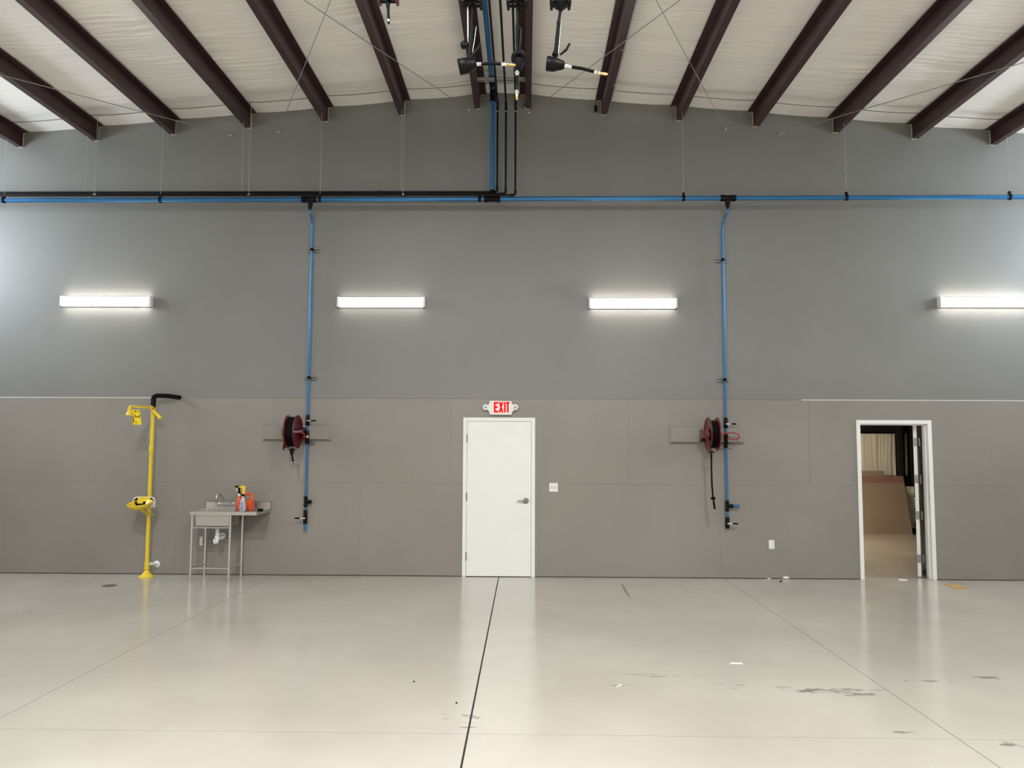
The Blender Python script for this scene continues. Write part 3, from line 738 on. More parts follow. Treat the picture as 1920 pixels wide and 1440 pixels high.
# ------------------------------------------------------------------ door 2: open doorway with its leaf swung into the storage room
x0, x1, zt = D2
r = struct('door_2', ((x0 + x1) / 2, 0, 0))
m_ = MB(); fw = .051
m_.box((x0, -.018, .0005), (x0 + fw, .155, zt)); m_.box((x1 - fw, -.018, .0005), (x1, .155, zt)); m_.box((x0 + fw, -.018, zt - fw), (x1 - fw, .155, zt))
m_.box((x0 + fw, .045, .0005), (x0 + fw + .016, .095, zt - fw)); m_.box((x1 - fw - .016, .045, .0005), (x1 - fw, .095, zt - fw)); m_.box((x0 + fw, .045, zt - fw - .016), (x1 - fw, .095, zt - fw))
m_.build('door_frame', 'frame', r, bevel=.003)
hx, hy = x1 - fw - .006, .172                      # hinge line at the far side of the frame
ang = math.radians(30.5); dv = Vector((math.sin(ang), math.cos(ang), 0)); nv = Vector((-math.cos(ang), math.sin(ang), 0))   # along leaf, leaf's left face
o0 = Vector((hx - .040, hy, 0)); Wd, T, Hd = .905, .045, zt - fw - .006
def leafbox(u0, u1, v0, v1, z0, z1):
    m_ = MB(); q = lambda u, v, z: o0 + dv * u + nv * v + Vector((0, 0, z))
    return m_.add([q(u0, v0, z0), q(u1, v0, z0), q(u1, v1, z0), q(u0, v1, z0), q(u0, v0, z1), q(u1, v0, z1), q(u1, v1, z1), q(u0, v1, z1)],
                  [(3, 2, 1, 0), (4, 5, 6, 7), (0, 1, 5, 4), (1, 2, 6, 5), (2, 3, 7, 6), (3, 0, 4, 7)])
leafbox(0, Wd, 0.012, 0.012 + T, .010, Hd).build('door_leaf', 'white', r, bevel=.0015)
for py in (829, 898.5, 966.5, 1048):
    z = P(1720, py, .17).z
    h = leafbox(-.004, .001, 0.012, 0.012 + T + .002, z - .056, z + .056).build('hinge', 'hinge', r)
    MB().tube([o0 + Vector((0.016, -.010, z - .056)), o0 + Vector((0.016, -.010, z + .056))], .010, 10).build('hinge_knuckle', 'hinge', h)
q = lambda u, v, z: o0 + dv * u + nv * v + Vector((0, 0, z))
h = MB().lathe([(0, .036), (.010, .034), (.016, .024)], q(Wd - .07, .012 + T, hz), nv, 18).build('handle_rose', 'chrome', r)
MB().tube([q(Wd - .07, .07, hz), q(Wd - .07, .115, hz), q(Wd - .10, .12, hz), q(Wd - .19, .118, hz)], [.011, .011, .010, .008], 10).build('lever', 'chrome', h)

# storage room behind the open door
SX0, SX1, SY1, SZ = 3.6, 9.0, 5.95, 3.1
t = MB().box((SX0 - .1, .16, -.2), (SX1 + .1, SY1 + .2, 0)).build('floor_storage', 'floor'); t['kind'] = 'structure'
t = MB().box((SX0 - .1, .15, SZ), (SX1 + .1, SY1 + .2, SZ + .1)).build('ceiling_storage', 'darksteel'); t['kind'] = 'structure'
t = MB().box((SX0 - .1, .15, 0), (SX0, SY1, SZ)).build('wall_storage_left', 'shell'); t['kind'] = 'structure'
t = MB().box((SX1, .15, 0), (SX1 + .1, SY1, SZ)).build('wall_storage_right', 'darksteel'); t['kind'] = 'structure'
t = MB().box((SX0, SY1, 0), (SX1, SY1 + .1, SZ)).build('wall_storage_back', 'darksteel'); t['kind'] = 'structure'
def blanket(pa, pt, pb, pb2, Y, amp, name, lab, crumple=False):
    a, b = P(pa, pt, Y), P(pb, pb2, Y); nx, nz = 70, 40; vs = []; fs = []
    for j in range(nz + 1):
        for i in range(nx + 1):
            x = a.x + (b.x - a.x) * i / nx; z = b.z + (a.z - b.z) * j / nz
            if crumple: d = noise.noise(Vector((x * 6 + z * 5, z * 9 - x * 4, 2))) * amp
            else:
                w = max(0, noise.noise(Vector((x * 1.2 + 3, z * .7, 1))) + .25)
                d = noise.noise(Vector((x * 16 + (a.z - z) * 1.6 * w, z * .6, 4))) * amp * (.35 + 1.4 * w)
            vs.append((x, Y - .03 - d, z))
    for j in range(nz):
        for i in range(nx):
            k = j * (nx + 1) + i; fs.append((k, k + 1, k + nx + 2, k + nx + 1))
    m_ = MB(); m_.add(vs, fs, True); n0 = len(vs)
    o = m_.build(name, 'vinylwall', at=((a.x + b.x) / 2, Y, b.z))
    sd = o.modifiers.new('solid', 'SOLIDIFY'); sd.thickness = .03; sd.offset = 1
    return tag(o, lab, 'insulation', 'white insulation in the storage room')
blanket(1560, 812, 1686, 892, 5.88, .030, 'insulation_blanket', 'pale wrinkled insulation hung behind the boards in the storage room')
blanket(1694.5, 812, 1708.5, 892, 5.88, .02, 'insulation_blanket', 'narrow strip of pale insulation between two dark posts in the storage room')
blanket(1693, 912, 1714, 990, 5.60, .04, 'insulation_bundle', 'crumpled pale insulation low beside the leaning boards', True)
for (pa, pb, lab) in ((1685, 1694.5, 'dark steel post beside the hung insulation in the storage room'), (1708, 1719, 'dark steel post nearest the open door leaf in the storage room')):
    a, b = P(pa, 900, 5.62), P(pb, 900, 5.62); m_ = MB()
    m_.box((a.x, 5.60, 0), (b.x, 5.61, SZ)); m_.box((a.x, 5.72, 0), (b.x, 5.73, SZ)); m_.box(((a.x + b.x) / 2 - .006, 5.61, 0), ((a.x + b.x) / 2 + .006, 5.72, SZ))
    tag(m_.build('steel_post', 'darksteel', at=((a.x + b.x) / 2, 5.66, 0)), lab, 'post', 'posts in the storage room')
for (pt, pb, x1_, lab) in ((796, 810, SX1, 'dark steel girt above the hung insulation in the storage room'), (893, 911, SX1, 'dark steel girt behind the top of the leaning boards')):
    z1, z0 = P(1660, pt, 5.75).z, P(1660, pb, 5.75).z; m_ = MB()
    m_.box((SX0, 5.745, z0), (x1_, 5.750, z1)); m_.box((SX0, 5.745, z0), (x1_, 5.84, z0 + .005)); m_.box((SX0, 5.745, z1 - .005), (x1_, 5.84, z1))
    tag(m_.build('steel_girt', 'darksteel', at=((SX0 + x1_) / 2, 5.78, z0)), lab, 'beam', 'girts in the storage room')
# boards leaning on their long edge
yb = G(1665, 1002).y
def board(pl, pr, pt, off, material, lab):
    b0 = P(pl, 1002, yb + off).x; b1 = P(pr, 1002, yb + off).x; lean = .3
    for _ in range(4):
        z1 = P(1650, pt, yb + off + lean).z; lean = z1 * .27
    m_ = MB(); y0 = yb + off
    m_.add([(b0, y0, .001), (b1, y0, .001), (b1, y0 + lean, z1), (b0, y0 + lean, z1), (b0, y0 + .016, .001), (b1, y0 + .016, .001), (b1, y0 + lean + .016, z1), (b0, y0 + lean + .016, z1)],
           [(0, 1, 2, 3), (7, 6, 5, 4), (0, 4, 5, 1), (1, 5, 6, 2), (2, 6, 7, 3), (3, 7, 4, 0)])
    return tag(m_.build('leaning_board', material, at=((b0 + b1) / 2, y0, 0)), lab, 'board', 'boards leaning in the storage room')
board(1500, 1711.5, 905.5, 0, 'kraft', 'front brown board leaning in the storage room doorway')
board(1500, 1711, 892.5, .022, 'mauve', 'mauve board showing above the front brown board')
board(1480, 1676, 883, .05, 'kraft', 'rearmost board, a low strip above the mauve one')
# its lamp
q = Vector((4.45, 4.1, SZ - .06))
r = thing('ceiling_lamp', 'warm lamp on the storage room ceiling above the doorway view', 'lamp', q)
MB().cbox(q, (1.2, .2, .06)).build('housing', 'white_pl', r); MB().cbox(q - Vector((0, 0, .035)), (1.15, .17, .012)).build('diffuser', emat('warm_lamp', (1.0, .84, .62), STORE), r)

# ------------------------------------------------------------------ emergency shower with eyewash
fp = G(272, 1081.5); YE = fp.y; XE = (P(277.5, 1000, YE).x + P(286, 800, YE).x) / 2
ze = lambda py: P(280, py, YE).z
r = thing('emergency_shower', 'yellow emergency shower and eyewash station standing by the wall', 'eyewash station', (XE, YE, 0))
MB().lathe([(0, .098), (.012, .098), (.02, .075), (.05, .045), (.07, .034), (.075, .034)], (XE, YE, .001), (0, 0, 1), 24).build('floor_flange', 'yellow', r)
MB().tube([(XE, YE, .06), (XE, YE, ze(768))], .0255, 18).build('pole', 'yellow', r)
for (pa, pb, rad) in ((836, 850, .031), (1054, 1064, .031), (1064, 1067, .036), (1069, 1078, .033), (764, 771, .034)):
    MB().lathe([(0, rad * .93), (.004, rad), (ze(pa) - ze(pb) - .004, rad), (ze(pa) - ze(pb), rad * .93)], (XE, YE, ze(pb)), (0, 0, 1), 18).build('collar', 'yellow', r)
# bowl, held out in front of the pole on a bracket
bc = Vector((XE + .005, YE - .27, ze(940)))
prof = [(-.088, .0), (-.086, .055), (-.070, .10), (-.040, .137), (-.008, .158), (.0, .160), (.003, .157), (-.004, .150), (-.036, .128), (-.062, .09), (-.074, .04), (-.076, .0)]
MB().lathe(prof, bc, (-0.06, -0.20, 1), 36, caps=False).build('eyewash_bowl', 'yellow', r)
MB().tube([(XE, YE, ze(963)), (XE, YE - .14, ze(958)), (XE, YE - .26, bc.z - .085)], .017, 12).build('bowl_arm', 'yellow', r)
MB().lathe([(0, .055), (.006, .055)], (XE + .02, YE, ze(965)), (0, 0, 1), 18).build('bracket_plate', 'yellow', r)
nz = bpy.data.objects
for dx in (-.055, .055):
    MB().tube([(XE + dx * .4, YE - .24, bc.z - .07), (XE + dx, YE - .25, bc.z - .01), (XE + dx, YE - .255, bc.z + .012)], [.012, .012, .022], 12).build('eyewash_nozzle', 'black', r)
MB().tube([(XE - .05, YE - .25, bc.z - .02), (XE + .05, YE - .25, bc.z - .02)], .012, 10).build('nozzle_pipe', 'black', r)
# eyewash sign behind the bowl
Ys = YE - .09
s0, s1 = P(249.5, 931, Ys), P(291, 945, Ys)
zt_, zb_ = s0.z, s1.z - .045
n = 8; pts = [(s0.x + .075 - .075 * math.cos(math.pi / 2 * (1 - i / n)) * 1.0, zt_ - .06 + .06 * math.sin(math.pi / 2 * (i / n))) for i in range(n + 1)]
pts = [(s0.x, zb_)] + [(s0.x + .06 - .06 * math.cos(math.pi / 2 * i / n), zt_ - .06 + .06 * math.sin(math.pi / 2 * i / n)) for i in range(n + 1)] + \
      [(s1.x - .06 + .06 * math.sin(math.pi / 2 * i / n), zt_ - .06 + .06 * math.cos(math.pi / 2 * i / n)) for i in range(n + 1)] + [(s1.x, zb_)]
sg = MB().prism(pts[::-1], Ys - .003, Ys).build('eyewash_sign', 'white_pl', r)
xa, xb = P(258.5, 931, Ys).x, P(282.5, 931, Ys).x
MB().box((xa, Ys - .005, zb_ + .02), (xb, Ys - .0025, zt_ - .006)).build('yellow_panel', 'yellowsign', sg)
for s, xq in ((1, P(251, 935, Ys).x), (-1, P(289.5, 935, Ys).x)):
    e = .055 * s; z = zt_ - .015
    MB().prism([(xq, z - .035), (xq + e * .65, z), (xq + e * .95, z), (xq + e * .95, z - .062), (xq + e * .62, z - .062), (xq + e * .62, z - .035), (xq + e * .2, z - .05)][::(-1 if s > 0 else 1)], Ys - .006, Ys - .003).build('black_mark', 'black', sg)
MB().box((xa + .06, Ys - .0065, zt_ - .052), (xb - .05, Ys - .005, zt_ - .046)).build('small_print', 'grey_pl', sg)
MB().tube([(XE, YE - .02, zt_ - .05), (XE, Ys, zt_ - .05)], .008, 8).build('sign_stud', 'yellow', r)
# shower arm and head
za = ze(765); ya = YE - .62
MB().tube([(XE, YE, za), (XE, ya + .05, za)] + arc((XE, ya + .05, za), (XE, ya, za), (XE, ya, za - .05), 6), .0165, 14).build('shower_arm', 'yellow', r)
MB().lathe([(-.01, .024), (.035, .026)], (XE, ya, za - .055), (0, 0, 1), 14).build('arm_elbow', 'yellow', r)
MB().lathe([(0, .045), (.006, .045), (.028, .034), (.05, .024), (.062, .02)], (XE, ya, za - .122), (0, 0, 1), 20).build('shower_head', 'yellow', r)
# sign plate hanging under the arm
Yq = YE - .42; tl, tr, br, bl = P(246, 768.5, Yq), P(262, 768.5, Yq), P(265.5, 796.5, Yq), P(249.5, 796, Yq)
sg = MB().prism([(tl.x, tl.z), (tr.x, tr.z), (br.x, br.z), (bl.x, bl.z)][::-1], Yq - .003, Yq).build('shower_sign', 'yellowsign', r, bevel=.001)
def mark(p4): return MB().prism(px_poly(p4, Yq - .004)[::-1], Yq - .0045, Yq - .003).build('black_mark', 'black', sg)
for (a, b) in ((253, 771.5), (258, 771.5)): mark([(a, b - 1), (a + 2, b - 1), (a + 2, b + 1), (a, b + 1)])
mark([(253, 777.5), (254.3, 777.5), (254.6, 781), (260.5, 781), (260.2, 777.5), (261.6, 777.5), (262, 782.4), (253.4, 782.4)])
mark([(248.6, 780), (249.8, 780), (251.6, 791), (250.4, 792)]); mark([(255, 790), (256, 790), (256.3, 793), (255.3, 793)])
# valve body, lever and pull rod
MB().lathe([(-.03, .032), (.03, .032)], (XE, YE - .03, za), (0, 1, 0), 16).build('valve_body', 'brass', r)
va = Vector((XE + .02, YE - .05, ze(769))); vb = P(301.5, 784.5, YE - .08)
MB().tube([va, va + (vb - va) * .6, vb], [.018, .021, .026], 14).build('valve_lever', 'yellow', r)
pA, pB, pC = P(280, 822, YE - .10), P(263.5, 850, YE - .10), P(289, 850, YE - .10)
MB().tube([pA, pB, pC], .0032, 6).build('pull_handle', 'rod', r); MB().tube([pA, (XE + .015, YE - .06, za - .02)], .0028, 6).build('pull_rod', 'rod', r)
# insulated supply pipe at the top, white drain at the bottom
zt_ = P(290, 742, YE).z; wl = P(336, 741.5, -.02)
MB().tube([(XE, YE, ze(768)), (XE, YE, zt_ - .05)] + arc((XE, YE, zt_ - .05), (XE, YE, zt_), (XE + .055, YE + .01, zt_), 6), .032, 16).build('insulated_riser', 'foam', r)
e1 = Vector((wl.x - .05, -.12, zt_ - .005))
MB().tube([(XE + .04, YE + .01, zt_ + .002), (XE + .17, YE + .05, zt_ + .001), e1, (wl.x, -.001, zt_ - .012)], .031, 16).build('insulated_supply', 'foam', r)
dz = ze(1058); wd = P(293.5, 1058, -.01)
MB().tube([(XE, YE, dz), (XE + .05, YE + .06, dz), (wd.x, -.03, wd.z), (wd.x, -.001, wd.z)], .020, 14).build('drain_pipe', 'white_pl', r)
MB().lathe([(0, .047), (.008, .047), (.016, .036), (.018, .024)], (wd.x, -.0005, wd.z), (0, -1, 0), 22).build('escutcheon', 'white_pl', r)

# ------------------------------------------------------------------ stainless sink table
YF = -.56; TZ = P(420, 959.5, YF).z
TX0 = (P(359, 960, YF).x + P(383, 955, -.03).x) / 2; TX1 = (P(483, 960, YF).x + P(506, 955, -.03).x) / 2
r = thing('sink_table', 'stainless steel utility sink table with drainboard on four legs', 'sink', ((TX0 + TX1) / 2, YF / 2, 0))
BX0, BX1 = TX0 + .045, TX0 + .50; BY0, BY1 = YF + .05, -.13; lip = .045
m_ = MB()
for (a, b, c, d) in ((TX0, TX1, YF, BY0), (TX0, TX1, BY1, -.03), (TX0, BX0, BY0, BY1), (BX1, TX1, BY0, BY1)): m_.box((a, c, TZ - .010), (b, d, TZ - .006))
m_.box((TX0, YF, TZ - lip), (TX1, YF + .006, TZ)); m_.box((TX0, YF, TZ - lip), (TX0 + .006, -.03, TZ)); m_.box((TX1 - .006, YF, TZ - lip), (TX1, -.03, TZ))
m_.build('worktop', 'stainless', r, bevel=.0015)
zbs = P(430, 940, -.03).z
m_ = MB(); m_.box((TX0, -.034, TZ - lip), (TX1, -.026, zbs)); m_.box((TX0, -.034, zbs - .006), (TX1, -.004, zbs)); m_.box((TX0, -.03, zbs - .05), (TX0 + .003, -.004, zbs)); m_.box((TX1 - .003, -.03, zbs - .05), (TX1, -.004, zbs))
m_.build('backsplash', 'stainless', r, bevel=.0015)
BZ = P(400, 988, YF + .03).z; e = .03
def frust(x0, x1, y0, y1, zt, x2, x3, y2, y3, zb): return [(x0, y0, zt), (x1, y0, zt), (x1, y1, zt), (x0, y1, zt), (x2, y2, zb), (x3, y2, zb), (x3, y3, zb), (x2, y3, zb)]
FQ = [(0, 4, 5, 1), (1, 5, 6, 2), (2, 6, 7, 3), (3, 7, 4, 0), (4, 7, 6, 5)]
m_ = MB(); m_.add(frust(BX0, BX1, BY0, BY1, TZ - .008, BX0 + .01, BX1 - .01, BY0 + .01, BY1 - .01, BZ), FQ)
bo = m_.build('basin', 'stainless', r, bevel=.012)
sd = bo.modifiers.new('solid', 'SOLIDIFY'); sd.thickness = .0015
lx = (TX0 + .022, TX0 + .50 + .02); ly = (YF + .04, -.08)
for i, x in enumerate(lx):
    for j, y in enumerate(ly):
        lg = MB().tube([(x, y, .03), (x, y, TZ - .012)], .0165, 14).build('leg', 'stainless', r)
        MB().lathe([(0, .017), (.004, .019), (.018, .019), (.022, .013), (.04, .013)], (x, y, .001), (0, 0, 1), 12).build('foot', 'grey_pl', lg)
zs1 = P(395, 989.5, ly[0]).z; zs2 = P(395, 1066, ly[0]).z
for z in (zs1, zs2): MB().tube([(lx[0], ly[0], z), (lx[1], ly[0], z)], .0105, 10).build('stretcher', 'stainless', r)
for x in lx: MB().tube([(x, ly[0], zs2), (x, ly[1], zs2)], .0105, 10).build('stretcher', 'stainless', r)
# faucet on the backsplash
fx = P(423, 945, -.09).x; fz = P(423, 946, -.09).z
fa = MB().tube([(P(405, 946, -.09).x, -.085, fz), (P(441, 946, -.09).x, -.085, fz)], .014, 12).build('faucet', 'chrome', r)
for px in (410, 437):
    x = P(px, 946, -.09).x
    m_ = MB(); m_.tube([(x, -.03, fz), (x, -.085, fz)], .017, 12); m_.lathe([(0, .017), (.025, .020), (.034, .014)], (x, -.085, fz), (0, 0, 1), 12); m_.build('valve', 'chrome', fa)
    MB().tube([(x, -.085, fz + .030), (x - .03, -.14, fz + .036)], [.008, .006], 8).build('lever_handle', 'chrome', fa)
sp = [P(421, 938, -.11), P(416, 931, -.16), P(410.5, 925.8, -.22), P(407.5, 926.5, -.26), P(406.5, 934, -.28)]
MB().tube([(fx, -.085, fz), Vector((sp[0].x + .002, -.10, sp[0].z))] + sp, [.012, .011, .0105, .0105, .0105, .0105, .0115], 12).build('spout', 'chrome', fa)
# drain trap
dx = P(407.5, 1000, -.33).x; yv = -.33; dzt = BZ; zlow = P(407, 1018, yv).z
m_ = MB(); m_.lathe([(0, .045), (-.012, .045), (-.022, .030)], (dx, yv, dzt), (0, 0, 1), 18); m_.build('strainer_cup', 'black', r)
wx = P(416.5, 1005, -.01); zz_ = wx.z
m_ = MB(); m_.tube([(dx, yv, dzt - .02), (dx, yv, zlow + .05)] + arc((dx, yv, zlow + .05), (dx, yv, zlow), (dx - .03, yv + .03, zlow), 5) + arc((dx - .035, yv + .035, zlow), (dx - .07, yv + .07, zlow), (dx - .05, yv + .08, zlow + .05), 5) + arc((dx - .045, yv + .09, zz_ - .02), (dx - .03, yv + .12, zz_), (dx + .01, yv + .16, zz_), 5) + [(wx.x, -.10, zz_), (wx.x, -.002, zz_)], .023, 14)
tr_ = m_.build('drain_trap', 'white_pl', r)
for z in (dzt - .045, zlow + .075): MB().lathe([(0, .031), (.022, .031)], (dx, yv, z), (0, 0, 1), 14).build('slip_nut', 'white_pl', tr_)
MB().lathe([(0, .048), (.006, .048), (.014, .034), (.016, .024)], (wx.x, -.0005, wx.z), (0, -1, 0), 22).build('escutcheon', 'white_pl', tr_)
for px, py in ((396.5, 1015.5), (425.5, 1014)):
    q = P(px, py, -.03); MB().tube([(q.x, -.001, q.z), (q.x, -.06, q.z), (q.x, -.06, q.z + .02)], .009, 8).build('stop_valve', 'chrome', r)

# things on the sink table
ZT = TZ - .006
def bottle(px, pyb, y, h, body, cap, collar, lab, flip=1, lab2=None):
    q = P(px, pyb, y); x = q.x; z0 = ZT
    r = thing('spray_bottle', lab, 'bottle', (x, y, z0), 'spray bottles on the sink table')
    hb = h * .60
    MB().lathe([(0, .040), (.006, .043), (hb * .35, .043), (hb * .55, .036), (hb * .62, .037), (hb * .8, .026), (hb * .95, .015), (hb, .014)], (x, y, z0 + .0005), (0, 0, 1), 22).build('body', body, r)
    MB().lathe([(0, .017), (h * .09, .016)], (x, y, z0 + hb - .004), (0, 0, 1), 16).build('collar', collar, r)
    t = MB(); zt = z0 + h; zc = z0 + hb + h * .07
    t.extrude([(x + flip * .022, y - .011, zc), (x + flip * .03, y - .011, zt - .02), (x + flip * .018, y - .011, zt), (x - flip * .045, y - .011, zt - .004), (x - flip * .048, y - .011, zt - .026), (x - flip * .012, y - .011, zt - .032), (x - flip * .010, y - .011, zc)], (0, .022, 0))
    t.build('spray_head', cap, r, bevel=.003)
    MB().tube([(x - flip * .062, y, zt - .015), (x - flip * .046, y, zt - .015)], .008, 10).build('nozzle', cap, r)
    MB().tube([(x - flip * .022, y, zt - .030), (x - flip * .036, y, zt - .05), (x - flip * .030, y, zt - .085)], [.006, .006, .004], 8).build('trigger', collar if cap == 'black' else cap, r)
    if lab2:
        m_ = MB()
        for k in range(6): m_.box((x - .012, y - .0442, z0 + .03 + k * .016), (x + .012, y - .0432, z0 + .037 + k * .016))
        m_.build('printed_scale', lab2, r)
hB = P(455, 910.5, YF + .10).z - ZT
bottle(455, 957, YF + .10, hB, 'clear', 'yellowcap', 'black', 'translucent spray bottle with a yellow trigger head on the sink table', 1, 'bluetext')
bottle(447.5, 956, YF + .20, hB * .99, 'orange_liq', 'black', 'white_pl', 'orange spray bottle with a black trigger head on the sink table', 1)
q0, q1 = P(457, 957, YF + .31), P(475.5, 924.5, YF + .31); yj_ = YF + .31
jx0, jx1 = q0.x - .055, q1.x; jh = q1.z - ZT
r = thing('plastic_jug', 'orange plastic jug with a moulded handle on the sink table', 'jug', ((jx0 + jx1) / 2, yj_, ZT))
m_ = MB(); W_ = jx1 - jx0
m_.extrude([(jx0, yj_ - .06, ZT + .0005), (jx1, yj_ - .06, ZT + .0005), (jx1, yj_ - .06, ZT + jh * .60), (jx0 + W_ * .35, yj_ - .06, ZT + jh * .60), (jx0 + W_ * .28, yj_ - .06, ZT + jh * .85), (jx0 + W_ * .1, yj_ - .06, ZT + jh * .85), (jx0, yj_ - .06, ZT + jh * .6)], (0, .12, 0))
m_.build('body', 'orange', r, bevel=.010)
MB().tube([(jx0 + W_ * .22, yj_, ZT + jh * .80), (jx0 + W_ * .35, yj_, ZT + jh * .95), (jx0 + W_ * .82, yj_, ZT + jh * .95), (jx1 - .018, yj_, ZT + jh * .85), (jx1 - .016, yj_, ZT + jh * .55)], [.02, .018, .018, .018, .02], 12).build('handle', 'orange', r)
MB().lathe([(0, .02), (.025, .02)], (jx0 + W_ * .18, yj_, ZT + jh * .84), (0, 0, 1), 16).build('cap', 'black', r)
q = P(488, 956, YF + .12)
m_ = MB(); m_.box((q.x - .032, YF + .09, ZT + .0005), (q.x + .032, YF + .15, ZT + .038))
tag(m_.build('sponge', 'black', bevel=.006, at=(q.x, YF + .12, ZT)), 'small black scrubbing block at the right end of the sink drainboard', 'sponge')

# ------------------------------------------------------------------ overhead dispensing reels hanging into the top of the frame
YG = -6.08
def g(px, py, dy=0.0): return P(px, py, YG + dy)
KG = PXM(YG)
zbeam = g(900, 0).z + .62
r = thing('reel_carrier', 'steel carrier beam for the overhead reels, hung from the ridge purlins', 'beam', (XR, YG, zbeam))
xa, xb = g(690, 0).x - .1, g(1090, 0).x + .1
m_ = MB(); m_.box((xa, YG - .05, zbeam), (xb, YG + .05, zbeam + .006)); m_.box((xa, YG - .05, zbeam), (xa * 0 + xb, YG - .044, zbeam + .08)); m_.box((xa, YG + .044, zbeam), (xb, YG + .05, zbeam + .08)); m_.build('beam', 'darksteel', r)
for x in (PX[6], PX[7]): MB().box((x - .02, YG - .02, zbeam), (x + .02, YG + .02, roof(x) - .222)).build('drop_strut', 'steel', r)
def overhead_reel(pxc, pyb, paint, lab):
    q = g(pxc, pyb); zc = q.z + .29; R = .20
    r = thing('overhead_reel', lab, 'hose reel', (q.x, YG, zbeam), 'reels hanging under the ridge')
    for s in (-1, 1):
        MB().lathe([(0, .06), (.004 * s, R - .02), (.012 * s, R), (.006 * s, R)], (q.x + s * .045, YG, zc), (1, 0, 0), 32).build('disc', paint, r)
    MB().lathe([(-.042, .12), (-.042, R - .03), (.042, R - .03), (.042, .12)], (q.x, YG, zc), (1, 0, 0), 28).build('hose_coil', 'rubber', r)
    m_ = MB()
    for s in (-1, 1): m_.box((q.x + s * .062 - .003, YG - .03, q.z + .02), (q.x + s * .062 + .003, YG + .03, zbeam))
    m_.box((q.x - .065, YG - .06, zbeam - .008), (q.x + .065, YG + .06, zbeam - .001)); m_.tube([(q.x - .065, YG, zc), (q.x + .065, YG, zc)], .015, 10)
    m_.build('mounting_frame', paint, r)
    m_ = MB(); m_.box((q.x - .062, YG - .05, q.z + .002), (q.x - .045, YG + .05, q.z + .03)); m_.box((q.x + .045, YG - .05, q.z + .002), (q.x + .062, YG + .05, q.z + .03)); m_.box((q.x - .062, YG - .05, q.z + .02), (q.x + .062, YG - .042, q.z + .04)); m_.box((q.x - .062, YG + .042, q.z + .02), (q.x + .062, YG + .05, q.z + .04))
    m_.build('outlet_frame', paint, r, bevel=.003)
    for s in (-1, 1):
        MB().tube([(q.x - .045, YG + s * .022, q.z + .016), (q.x + .045, YG + s * .022, q.z + .016)], .010, 10).build('outlet_roller', 'rubber', r)
        MB().lathe([(0, .007), (.006, .007)], (q.x + s * .05, YG - .05, q.z + .014), (0, -1, 0), 8).build('bolt', 'steel', r)
    return r
overhead_reel(885, 12, 'black', 'black overhead reel left of the ridge with a round-bodied gun below')
overhead_reel(969.5, 12, 'black', 'black overhead reel at the ridge, middle of the three black ones')
overhead_reel(1051, 12, 'black', 'rightmost black overhead reel, well clear of the pipes')
rr_ = overhead_reel(727, 4, 'red', 'small red overhead reel at the top edge of the frame')
MB().tube([g(727, 6) + Vector((0, 0, .1)), g(728, 20), g(728.5, 40)], .0085, 12).build('hose', 'rubber', rr_)
MB().lathe([(0, .012), (.02, .013), (.04, .008)], g(727.5, 4), (0, 0, -1), 12).build('hose_stop', 'black', rr_)
MB().tube([g(728.5, 37), g(728.5, 41)], .0095, 12).build('hose_fitting', 'chrome', rr_); MB().tube([g(728.5, 41), g(728.5, 44)], .008, 10).build('plug', 'black', rr_)

def gun(lab, hose, handle, trigger, body_o, body_ax, body_prof, nozzle, loc):
    r = thing('dispensing_gun', lab, 'dispensing gun', loc, 'dispensing guns on the overhead hoses')
    MB().tube(hose, .0085, 12).build('hose', 'rubber', r)
    MB().tube(handle[0], handle[1], 14).build('handle', 'rubber', r)
    MB().tube(trigger, [.007, .008, .006][:len(trigger)], 8).build('trigger', 'black', r)
    MB().lathe(body_prof, body_o, body_ax, 24).build('meter_body', 'black', r)
    a, b, c, d, e = nozzle
    MB().tube([a, a + (b - a) * .45, a + (b - a) * .5, b], [.013, .013, .011, .0115], 12).build('fitting', 'chrome', r)
    MB().tube([b, (b + c) / 2 + Vector((0, 0, .004)), c], .0098, 12).build('spout_hose', 'rubber', r)
    MB().tube([c, c + (d - c) * .5, c + (d - c) * .55, d], [.0125, .0125, .010, .010], 12).build('fitting', 'chrome', r)
    MB().tube([d, d + (e - d) * .7, e], [.0085, .0095, .006], 10).build('spout_tip', 'brass', r)
    return r
# right gun
r = gun('black dispensing gun at the right, its brass tipped spout pointing right', [g(1051, 8), g(1050, 25), g(1047, 44)], ([g(1047, 40), g(1048, 46), g(1045, 72), g(1042, 99), g(1043, 106)], [.011, .0135, .0135, .012, .011]),
        [g(1068, 82), g(1062, 93, -.01), g(1050, 103)], g(1025, 119), (g(1060, 123) - g(1025, 119)), [(-.002, .036), (.0, .043), (.045, .043), (.07, .034), (.10, .026), (.108, .018)],
        [g(1059, 123), g(1072, 125.5), g(1114, 134.5), g(1125, 137), g(1139, 139.5)], g(1045, 20))
MB().lathe([(0, .017), (.03, .017)], g(1037, 99), (g(1052, 106) - g(1037, 99)), 12).build('swivel_joint', 'black', r)
MB().tube([g(1052, 43, -.014), g(1049, 75, -.014), g(1047, 100, -.014)], .0022, 6).build('trigger_rod', 'hinge', r)
MB().lathe([(0, .045), (.012, .040), (.032, .014), (.04, .012)], g(1051, 9), (0, 0, -1), 16).build('hose_guide', 'black', r)
